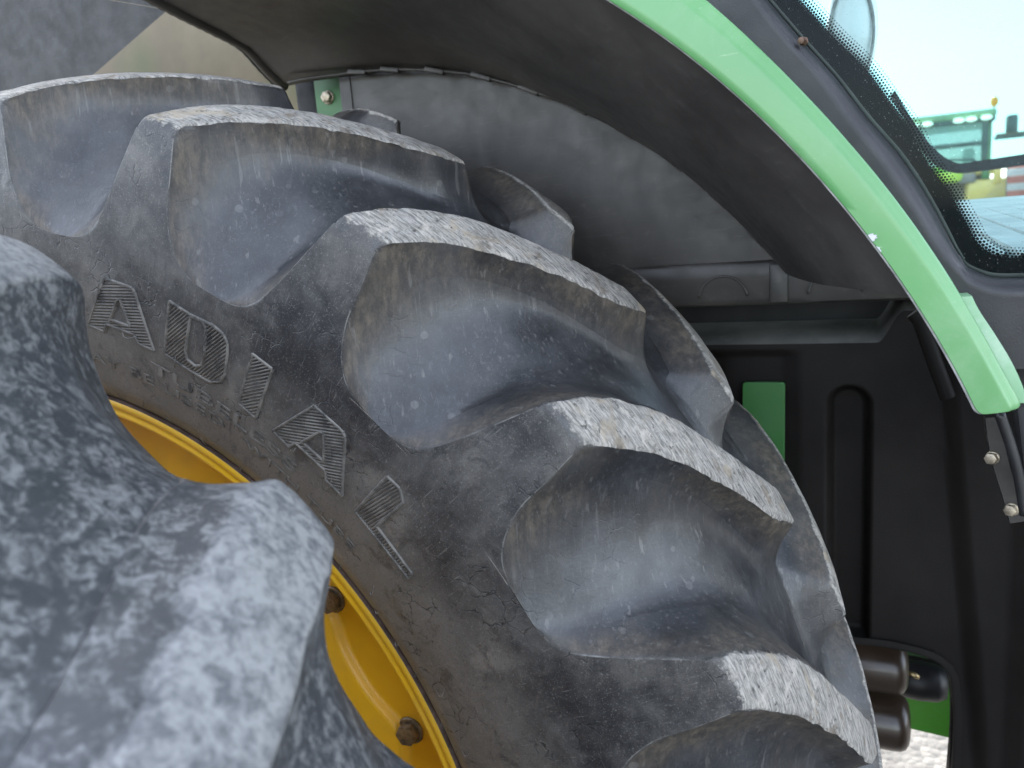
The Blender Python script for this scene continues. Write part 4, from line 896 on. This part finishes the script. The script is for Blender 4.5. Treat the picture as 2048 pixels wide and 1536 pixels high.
fpart('front_axle', (2.36, 12.8, 1.17), (2.84, 13, 1.27), FYEL, .03); fpart('green_post', (2.60, 12.7, 1.10), (2.69, 12.8, 1.30), paint('far_dark_green', (.03, .20, .05), .4, .1, nick=False)); fpart('yellow_frame', (2.42, 12.7, .80), (3.30, 13.4, 1.10), FYEL, .05); fpart('engine_block', (1.4, 13.1, .2), (2.75, 14.6, 1.2), FDK, .03)
for x in (1.35, 2.75):
    pr = [(.30, -.2), (.62, -.22), (.82, -.2), (.86, -.1), (.86, .15), (.6, .22)]; a = np.linspace(0, 2*math.pi, 41)
    V = np.stack([np.stack([q*np.cos(a)+x-2.3, np.full(41, y)+.2, .86+q*np.sin(a)], -1) for q, y in pr]).reshape(-1, 3); wh = part('tyre', V, gridF(len(pr), 41), FDK, FT, sharp=40)
    pr = [(.02, -.1), (.25, -.12), (.30, -.2)]; V = np.stack([np.stack([q*np.cos(a)+x-2.3, np.full(41, y)+.2, .86+q*np.sin(a)], -1) for q, y in pr]).reshape(-1, 3); part('rim', V, gridF(3, 41), FYEL, wh)
for x, z, l in ((2.02, 1.36, .5), (2.1, 1.42, .6), (1.95, 1.30, .42)):      # pipes and rails in front of the cab
    V, F = tube([(x-2.3, -.3, z-Z0), (x+l*.6-2.3, -.32, z-.03-Z0), (x+l-2.3, -.3, z-.16-Z0)], .018, 8); part('hydraulic_pipe', V, F, FYEL if l < .55 else FDK, FT)
for k in range(5): fpart('ladder_step', (2.86, 12.9, .55+k*.17), (3.10, 13.0, .58+k*.17), FGRN, .008)
for k in range(7): fpart('grille_slat', (1.42, 13.05, 1.30+k*.05), (1.85, 13.07, 1.325+k*.05), FDK, .005)
fpart('work_box', (3.10, 12.95, 1.02), (3.34, 13.2, 1.30), FYEL, .03); fpart('yellow_bracket', (2.74, 12.66, 1.02), (2.83, 12.72, 1.24), FYEL, .015); fpart('axle_block', (2.30, 12.66, 1.06), (2.52, 12.8, 1.20), FDK, .03)
BO = empty('barrier_board', 'red and white striped board behind wire mesh, seen low through the cab window', 'barrier', (3.0, 12.4, Z0))
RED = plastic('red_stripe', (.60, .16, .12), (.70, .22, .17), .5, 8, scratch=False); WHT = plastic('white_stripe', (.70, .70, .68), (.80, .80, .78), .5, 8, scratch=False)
for k in range(6):
    z = .70+k*.1; bm = box_bm((-.13, 0, z-Z0), (.24, .02, z+.098-Z0)); bm_part('board_stripe', bm, RED if k % 2 else WHT, BO)
for x in (-.12, .22): bm = box_bm((x-.02, .021, 0), (x+.02, .05, 1.31-Z0)); bm_part('board_leg', bm, FDK, BO)
V, F = [], []
for k in range(-8, 16):
    for s_ in (1, -1):
        v, f = tube([(-.15+k*.045, -.03, .72-Z0), (-.15+k*.045+s_*.5, -.03, 1.22-Z0)], .003, 4)
        v = [p for p in v]; b_ = len(V); V += v; F += [[i+b_ for i in q] for q in f]
part('wire_mesh', V, F, FDK, BO, smooth=False)
